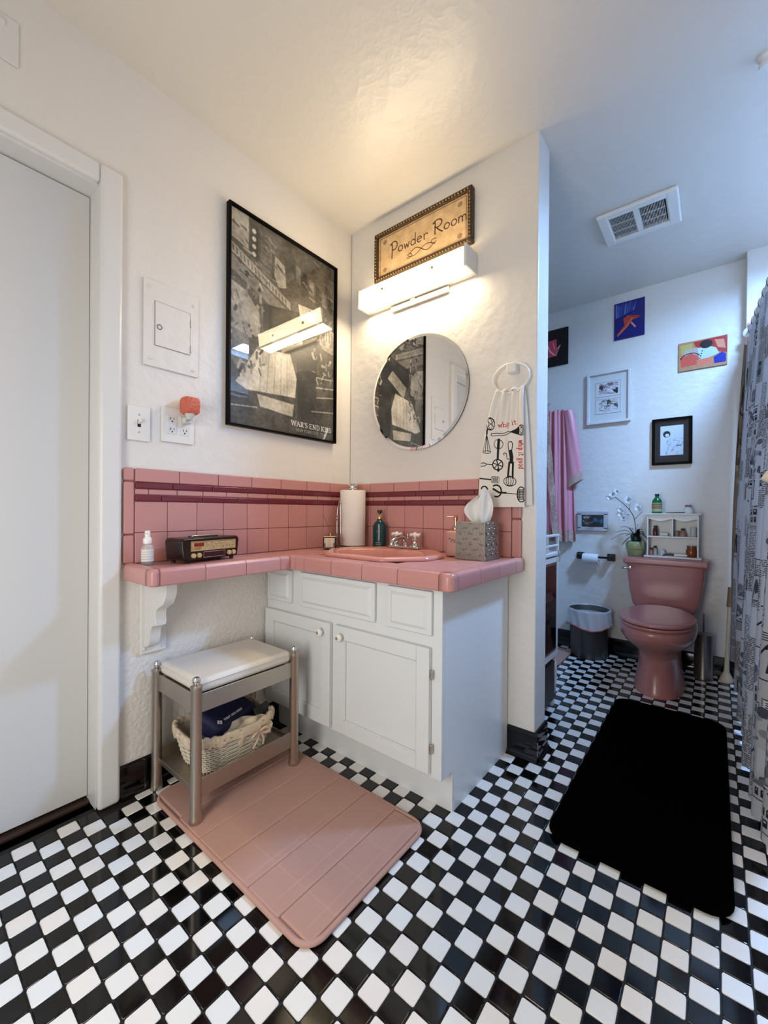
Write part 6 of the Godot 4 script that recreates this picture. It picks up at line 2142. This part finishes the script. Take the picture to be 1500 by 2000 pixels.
	put(roll, "roll", lt([Vector2(0.020, -0.050), Vector2(0.034, -0.050), Vector2(0.035, -0.048), Vector2(0.035, 0.048), Vector2(0.034, 0.050), Vector2(0.020, 0.050), Vector2(0.020, -0.050)], 28, Transform3D(Basis(Vector3.BACK, PI / 2), Vector3.ZERO)), mat("tissue_roll", Color(0.92, 0.92, 0.93), 0.95))
	put(roll, "loose_sheet", bx(Vector3(0.0, -0.034, -0.0345), Vector3(0.098, 0.068, 0.001)), M.tissue_roll)
	build_robe(zf)
	build_side_cabinet()
	# ceiling vent
	o = thing("exhaust_vent", "white bathroom exhaust fan cover with two dark louvres on the ceiling", "vent", Vector3(1.25, H, -0.80), 0.0)
	var cv := MB.new()
	for s in [-1, 1]:
		cv.rbox(Vector3(0, -0.0106, s * 0.1188), Vector3(0.260, 0.0212, 0.044), 0.008, 3)
		cv.rbox(Vector3(s * 0.1455, -0.011, 0), Vector3(0.054, 0.022, 0.284), 0.0105, 4)
	cv.box(Vector3(-0.002, -0.0104, 0), Vector3(0.026, 0.0208, 0.196), 0.002)
	put(o, "cover", cv, M.plate_white)
	var hs := MB.new()
	hs.box(Vector3(0, 0.240, 0), Vector3(0.248, 0.004, 0.198))
	for s in [-1, 1]:
		hs.box(Vector3(0, 0.120, s * 0.0975), Vector3(0.248, 0.238, 0.003))
		hs.box(Vector3(s * 0.1225, 0.120, 0), Vector3(0.003, 0.238, 0.192))
	hs.lathe([Vector2(0.080, 0.240), Vector2(0.080, 0.13), Vector2(0.065, 0.128), Vector2(0.0, 0.16)], 20)
	put(o, "fan_housing", hs, mat("galvanised", Color(0.55, 0.55, 0.55), 0.45, 0.6), "galvanised fan housing")
	var slat := bx(Vector3.ZERO, Vector3(0.0013, 0.004, 0.194)).mesh()
	var bar := bx(Vector3.ZERO, Vector3(0.104, 0.005, 0.002)).mesh()
	for k in 2:
		var vx := -0.067 + k * 0.130
		for s in 17:
			part(o, "slat", slat, M.plate_white).position = Vector3(vx - 0.049 + s * 0.0061, -0.017, 0)
		for s in 2:
			part(o, "cross_bar", bar, M.plate_white).position = Vector3(vx, -0.015, -0.030 + s * 0.062)


func build_robe(zf: float) -> void:
	var o := thing("robe", "pink satin robe trimmed with lace hanging on the far wall", "robe")
	var satin := mat("pink_satin", Color(0.90, 0.60, 0.655), 0.4)
	satin.rim_enabled = true
	satin.rim = 0.5
	satin.rim_tint = 0.6
	var lace_im := canvas(64, 256, Color(0.80, 0.66, 0.60))
	var r := RandomNumberGenerator.new()
	r.seed = 15
	for k in 700:
		dot(lace_im, Vector2(r.randf() * 64, r.randf() * 256), r.randf_range(1.0, 2.6), [Color(0.90, 0.80, 0.74), Color(0.70, 0.50, 0.48), Color(0.76, 0.60, 0.56)][k % 3])
	var lace := printed("lace", lace_im, 0.9)
	var rows := 50
	var cols := 60
	var P := []
	for i in rows + 1:
		var v := float(i) / rows
		var y := lerpf(1.735, 0.795, v)
		var x0 := 0.44
		var x1 := lerpf(0.735, 0.775, v)
		var row := []
		for j in cols + 1:
			var u := float(j) / cols
			var fold := 0.020 * sin(u * 30.0 + sin(v * 2.0)) * (0.45 + 0.55 * v) + 0.010 * sin(u * 61.0 + v * 3.0)
			var sag := 0.05 * pow(maxf(0.0, u - 0.75) * 4.0, 2.0) * (1.0 - v) * 0.5
			row.append(Vector3(lerpf(x0, x1, u), y - sag, zf + 0.055 + fold - 0.018 * pow(u, 6.0)))
		P.append(row)
	var b := MB.new()
	b.sheet(P, 0.003)
	put(o, "body", b, satin)
	# sleeve falling at the right
	P = []
	for i in 31:
		var v := i / 30.0
		var y := lerpf(1.72, 1.215, v)
		var row := []
		for j in 19:
			var a := TAU * j / 18.0
			var cxs := lerpf(0.725, 0.775, pow(v, 0.7))
			var rr := lerpf(0.032, 0.046, v)
			row.append(Vector3(cxs + cos(a) * rr, y + 0.03 * cos(a) * v, zf + 0.052 + sin(a) * 0.026 + 0.004 * sin(a * 5.0 + v * 6.0)))
		P.append(row)
	b = MB.new()
	b.sheet(P, 0.0)
	var sl := put(o, "sleeve", b, satin, "hanging pink sleeve")
	P = []
	for i in 5:
		var v := i / 4.0
		var row := []
		for j in 19:
			var a := TAU * j / 18.0
			row.append(Vector3(0.776 + cos(a) * 0.0475, lerpf(1.245, 1.185, v) + 0.03 * cos(a), zf + 0.052 + sin(a) * 0.0275 + 0.004 * sin(a * 5.0 + 6.0)))
		P.append(row)
	b = MB.new()
	b.sheet(P, 0.0)
	put(sl, "lace_cuff", b, lace, "lace cuff")
	# lace down the front edge and along the hem
	P = []
	for i in 31:
		var v := i / 30.0
		var y := lerpf(1.70, 0.80, v)
		var xm := lerpf(0.575, 0.655, v)
		var row := []
		for j in 5:
			var u := j / 4.0
			row.append(Vector3(xm + (u - 0.5) * 0.042, y, zf + 0.090 + 0.006 * sin(v * 22.0 + u * 3.0)))
		P.append(row)
	b = MB.new()
	b.sheet(P, 0.002)
	put(o, "lace_front", b, lace, "lace edging down the front")
	P = []
	for i in 5:
		var v := i / 4.0
		var row := []
		for j in cols + 1:
			var u := float(j) / cols
			var fold := 0.020 * sin(u * 30.0 + sin(2.0)) + 0.010 * sin(u * 61.0 + 3.0)
			row.append(Vector3(lerpf(0.44, 0.778, u), lerpf(0.85, 0.768, v) - 0.006 * cos(u * 60.0) * v, zf + 0.058 + fold - 0.018 * pow(u, 6.0)))
		P.append(row)
	b = MB.new()
	b.sheet(P, 0.002)
	put(o, "lace_hem", b, lace, "lace hem")
	put(o, "hanger_hook", tb(curve([Vector3(0.56, 1.70, zf + 0.05), Vector3(0.57, 1.78, zf + 0.04), Vector3(0.58, 1.80, zf + 0.015), Vector3(0.58, 1.80, zf + 0.001)], 5), 0.004, 8), M.chrome)


func build_side_cabinet() -> void:
	var o := thing("white_side_cabinet", "narrow white cabinet with a dark glass door behind the stub wall", "cabinet")
	put(o, "body", span(Vector3(0.66, 0.255, -0.535), Vector3(0.938, 0.765, -0.215), 0.004), M.gloss_white)
	var d := put(o, "door", span(Vector3(0.938, 0.262, -0.530), Vector3(0.950, 0.758, -0.220), 0.003), M.gloss_white)
	var fr := put(d, "metal_frame", span(Vector3(0.9495, 0.30, -0.490), Vector3(0.953, 0.735, -0.26), 0.001), M.nickel, "grey metal frame")
	put(d, "glass", span(Vector3(0.9525, 0.312, -0.479), Vector3(0.9545, 0.723, -0.27), 0.0005), mat("dark_glass", Color(0.05, 0.035, 0.045), 0.05), "dark glass")
	put(o, "top", span(Vector3(0.65, 0.765, -0.542), Vector3(0.956, 0.783, -0.208), 0.004), M.gloss_white)
	# gallery rail on the top
	for z in [-0.53, -0.36, -0.22]:
		put(o, "rail_post", rb(Vector3(0.945, 0.825, z), Vector3(0.012, 0.085, 0.012), 0.003, 2), M.gloss_white)
	put(o, "rail", rb(Vector3(0.945, 0.865, -0.375), Vector3(0.014, 0.012, 0.325), 0.003, 2), M.gloss_white)
	put(o, "rail", rb(Vector3(0.945, 0.815, -0.375), Vector3(0.010, 0.010, 0.315), 0.003, 2), M.gloss_white)
	put(o, "hook", tb(curve([Vector3(0.956, 0.79, -0.50), Vector3(0.963, 0.76, -0.505), Vector3(0.960, 0.735, -0.50)], 4), 0.003, 6), M.chrome)
	# curved white legs with dark brown panel between
	for z in [-0.525, -0.225]:
		for x in [0.675, 0.918]:
			var c := curve([Vector3(x, 0.26, z), Vector3(x + 0.016, 0.20, z), Vector3(x + 0.012, 0.09, z), Vector3(x + 0.004, 0.0, z)], 5)
			var rr := []
			for i in c.size():
				rr.append(lerpf(0.016, 0.011, float(i) / c.size()))
			put(o, "leg", tb(c, rr, 10), M.gloss_white if z < -0.5 else M.gloss_white)
	put(o, "brown_panel", span(Vector3(0.69, 0.04, -0.545), Vector3(0.940, 0.235, -0.25), 0.004), mat("dark_wood", Color(0.13, 0.065, 0.045), 0.4), "dark brown drawer between the legs")


# ---------------------------------------------------------------- tub corner
func newsprint() -> Image:
	var W := 1024
	var Hh := 1024
	var im := canvas(W, Hh, Color(0.83, 0.83, 0.84))
	var r := RandomNumberGenerator.new()
	r.seed = 33
	var inkc := [Color(0.20, 0.21, 0.25), Color(0.30, 0.31, 0.36), Color(0.14, 0.15, 0.19)]
	# columns of type, headings and picture blocks, laid as torn clippings
	for n in 120:
		var x := r.randi_range(-20, W - 40)
		var y := r.randi_range(-20, Hh - 40)
		var w := r.randi_range(60, 190)
		var h := r.randi_range(60, 180)
		var c: Color = inkc[n % 3]
		im.fill_rect(Rect2i(x, y, w, h), Color(0.85, 0.85, 0.86).lerp(Color(0.76, 0.75, 0.74), r.randf()))
		match n % 5:
			0, 1:   # body type
				for k in range(6, h - 4, 7):
					var xx := x + 5
					while xx < x + w - 8:
						var ww := r.randi_range(5, 16)
						im.fill_rect(Rect2i(xx, y + k, mini(ww, x + w - 5 - xx), 3), c)
						xx += ww + 3
			2:      # headline
				for row in 2:
					var xx := x + 6
					while xx < x + w - 14:
						var ww := r.randi_range(6, 12)
						im.fill_rect(Rect2i(xx, y + 10 + row * 34, ww, 24), c)
						im.fill_rect(Rect2i(xx + 3, y + 15 + row * 34, maxi(1, ww - 6), 6), Color(0.84, 0.84, 0.85))
						xx += ww + 4
				for k in range(84, h - 4, 8):
					im.fill_rect(Rect2i(x + 6, y + k, w - 14, 3), c)
			3:      # halftone picture
				for k in 26:
					dot(im, Vector2(x + r.randi_range(12, w - 12), y + r.randi_range(12, h - 12)), r.randf_range(5, 18), Color(0.30, 0.31, 0.35).lerp(Color(0.72, 0.72, 0.74), r.randf()))
			4:      # rules and boxed figure
				ink(im, [Vector2(x + 3, y + 3), Vector2(x + w - 3, y + 3), Vector2(x + w - 3, y + h - 3), Vector2(x + 3, y + h - 3), Vector2(x + 3, y + 3)], 3, c)
				for k in 5:
					ink(im, [Vector2(x + w * 0.5, y + h * 0.2), Vector2(x + w * r.randf_range(0.2, 0.8), y + h * r.randf_range(0.4, 0.9))], 6, c)
	return im


func build_tub_corner() -> void:
	# pink tiles on the tub's end wall
	var w := get_node("wall_tub")
	for i in 5:
		for k in 15:
			var y := 2.07 - k * 0.1095
			var x := 1.700 + i * 0.1095
			put(w, "tile", span(Vector3(x + 0.001, y - 0.1085, -1.501), Vector3(x + 0.1085, y, -1.490), 0.002), pink())
	# tub
	var o := thing("bathtub", "pale pink bathtub behind the shower curtain", "bathtub", Vector3(2.135, 0, -0.72))
	var R := []
	for e in [[0.315, 0.745, 0.0], [0.318, 0.75, 0.35], [0.325, 0.757, 0.37], [0.325, 0.757, 0.385], [0.318, 0.75, 0.392], [0.288, 0.70, 0.390], [0.285, 0.685, 0.375], [0.25, 0.62, 0.14], [0.18, 0.5, 0.10], [0.02, 0.1, 0.095]]:
		var ring := []
		for s in 48:
			var a := TAU * s / 48.0
			var q := Vector2(signf(cos(a)) * pow(absf(cos(a)), 0.25), signf(sin(a)) * pow(absf(sin(a)), 0.25))
			ring.append(Vector3(q.x * e[0], e[2], q.y * e[1]))
		R.append(ring)
	var b := MB.new()
	b.loft(R, true, true)
	put(o, "shell", b, M.sink_pink)
	# rod and its hooks
	var A := Vector3(1.709, 2.015, -1.499)
	var E := Vector3(1.806, 2.015, 0.06)
	o = thing("curtain_rod", "white shower curtain rod high above the tub edge", "curtain rod")
	put(o, "rod", tb([A, E], 0.0125, 14), M.gloss_white)
	put(o, "flange", lt([Vector2(0, 0), Vector2(0.030, 0), Vector2(0.030, 0.006), Vector2(0.018, 0.014), Vector2(0, 0.014)], 18, Transform3D(Basis(Vector3.RIGHT, PI / 2), A)), M.gloss_white)
	put(o, "hanger", tb([E + Vector3(0, 0, -0.01), Vector3(1.806, H, 0.05)], 0.006, 8), M.gloss_white)
	# the curtain, printed like torn newspaper
	var cur := printed("newsprint_cloth", newsprint(), 0.75)
	cur.texture_repeat = true
	cur.uv1_scale = Vector3(1.7, 2.0, 1)
	cur.backlight_enabled = true
	cur.backlight = Color(0.85, 0.85, 0.86)
	var rows := 60
	var cols := 150
	var P := []
	for i in rows + 1:
		var v := float(i) / rows
		var row := []
		for j in cols + 1:
			var u := float(j) / cols
			var top := A.lerp(E, 0.02 + 0.95 * u)
			var scal := 0.010 * absf(sin(u * PI * 13.0)) + 0.024
			var hem := lerpf(0.165, 0.018, smoothstep(0.0, 0.7, u))
			var low := Vector3(lerpf(1.672, 1.700, u), hem, lerpf(-1.440, 0.02, u))
			var q := (top - Vector3(0, scal, 0)).lerp(low, v)
			var fold := sin(u * 13.0 * TAU) * lerpf(0.012, 0.030, v) + sin(u * 31.0 + v * 3.0) * 0.010 * v
			q.x += fold - 0.012 * sin(v * PI)
			q.z += cos(u * 13.0 * TAU) * 0.008 * v
			row.append(q)
		P.append(row)
	b = MB.new()
	b.sheet(P, 0.0016)
	o = thing("shower_curtain", "shower curtain printed like torn grey newspaper", "shower curtain")
	put(o, "cloth", b, cur)
	for k in 13:
		var q := A.lerp(E, 0.02 + 0.95 * (k + 0.5) / 13.0 * 1.0)
		put(o, "hook", tb(arc3(q + Vector3(0, -0.006, 0), 0.016, 0.026, 16), 0.0016, 5, true), M.black_plastic, "black ring hook")
	# tan liner hanging inside the far end
	P = []
	for i in 31:
		var v := i / 30.0
		var row := []
		for j in 13:
			var u := j / 12.0
			row.append(Vector3(1.690 - 0.030 * sin(v * PI * 0.8) * u - 0.025 * v + 0.006 * sin(u * 12.0), lerpf(1.93, 0.22, v), -1.470 + 0.045 * u))
		P.append(row)
	b = MB.new()
	b.sheet(P, 0.0012)
	var lin := scribble(64, 512, 120, Color(0.60, 0.53, 0.45), [Color(0.20, 0.18, 0.17), Color(0.42, 0.38, 0.33), Color(0.72, 0.66, 0.58)], 10, 26)
	solo("tan_curtain", b, printed("tan_cloth", lin, 0.85), "narrow tan and black printed cloth hanging at the tub wall", "curtain")
	# ivory stand arm reaching into view
	o = thing("towel_stand", "ivory rounded arm of a stand beside the shower curtain", "stand", Vector3(1.860, 0, 0.24))
	put(o, "foot", lt([Vector2(0, 0), Vector2(0.055, 0), Vector2(0.055, 0.008), Vector2(0.012, 0.022), Vector2(0, 0.022)], 24), M.ivory)
	put(o, "pole", tb([Vector3(0, 0.02, 0), Vector3(0, 1.13, 0)], 0.011, 12), M.ivory)
	put(o, "arm", tb(curve([Vector3(0.004, 1.075, 0), Vector3(-0.08, 1.060, 0.004), Vector3(-0.165, 1.062, 0.006), Vector3(-0.200, 1.078, 0.006)], 6), 0.0125, 12), M.ivory)
	# ceiling hook
	o = thing("ceiling_hook", "small white knob on the ceiling above the curtain", "hook", Vector3(1.683, H, -0.19))
	put(o, "knob", lt([Vector2(0, 0), Vector2(0.022, 0), Vector2(0.022, -0.008), Vector2(0.012, -0.014), Vector2(0.012, -0.024), Vector2(0.018, -0.030), Vector2(0.016, -0.040), Vector2(0, -0.042)], 18), M.gloss_white)
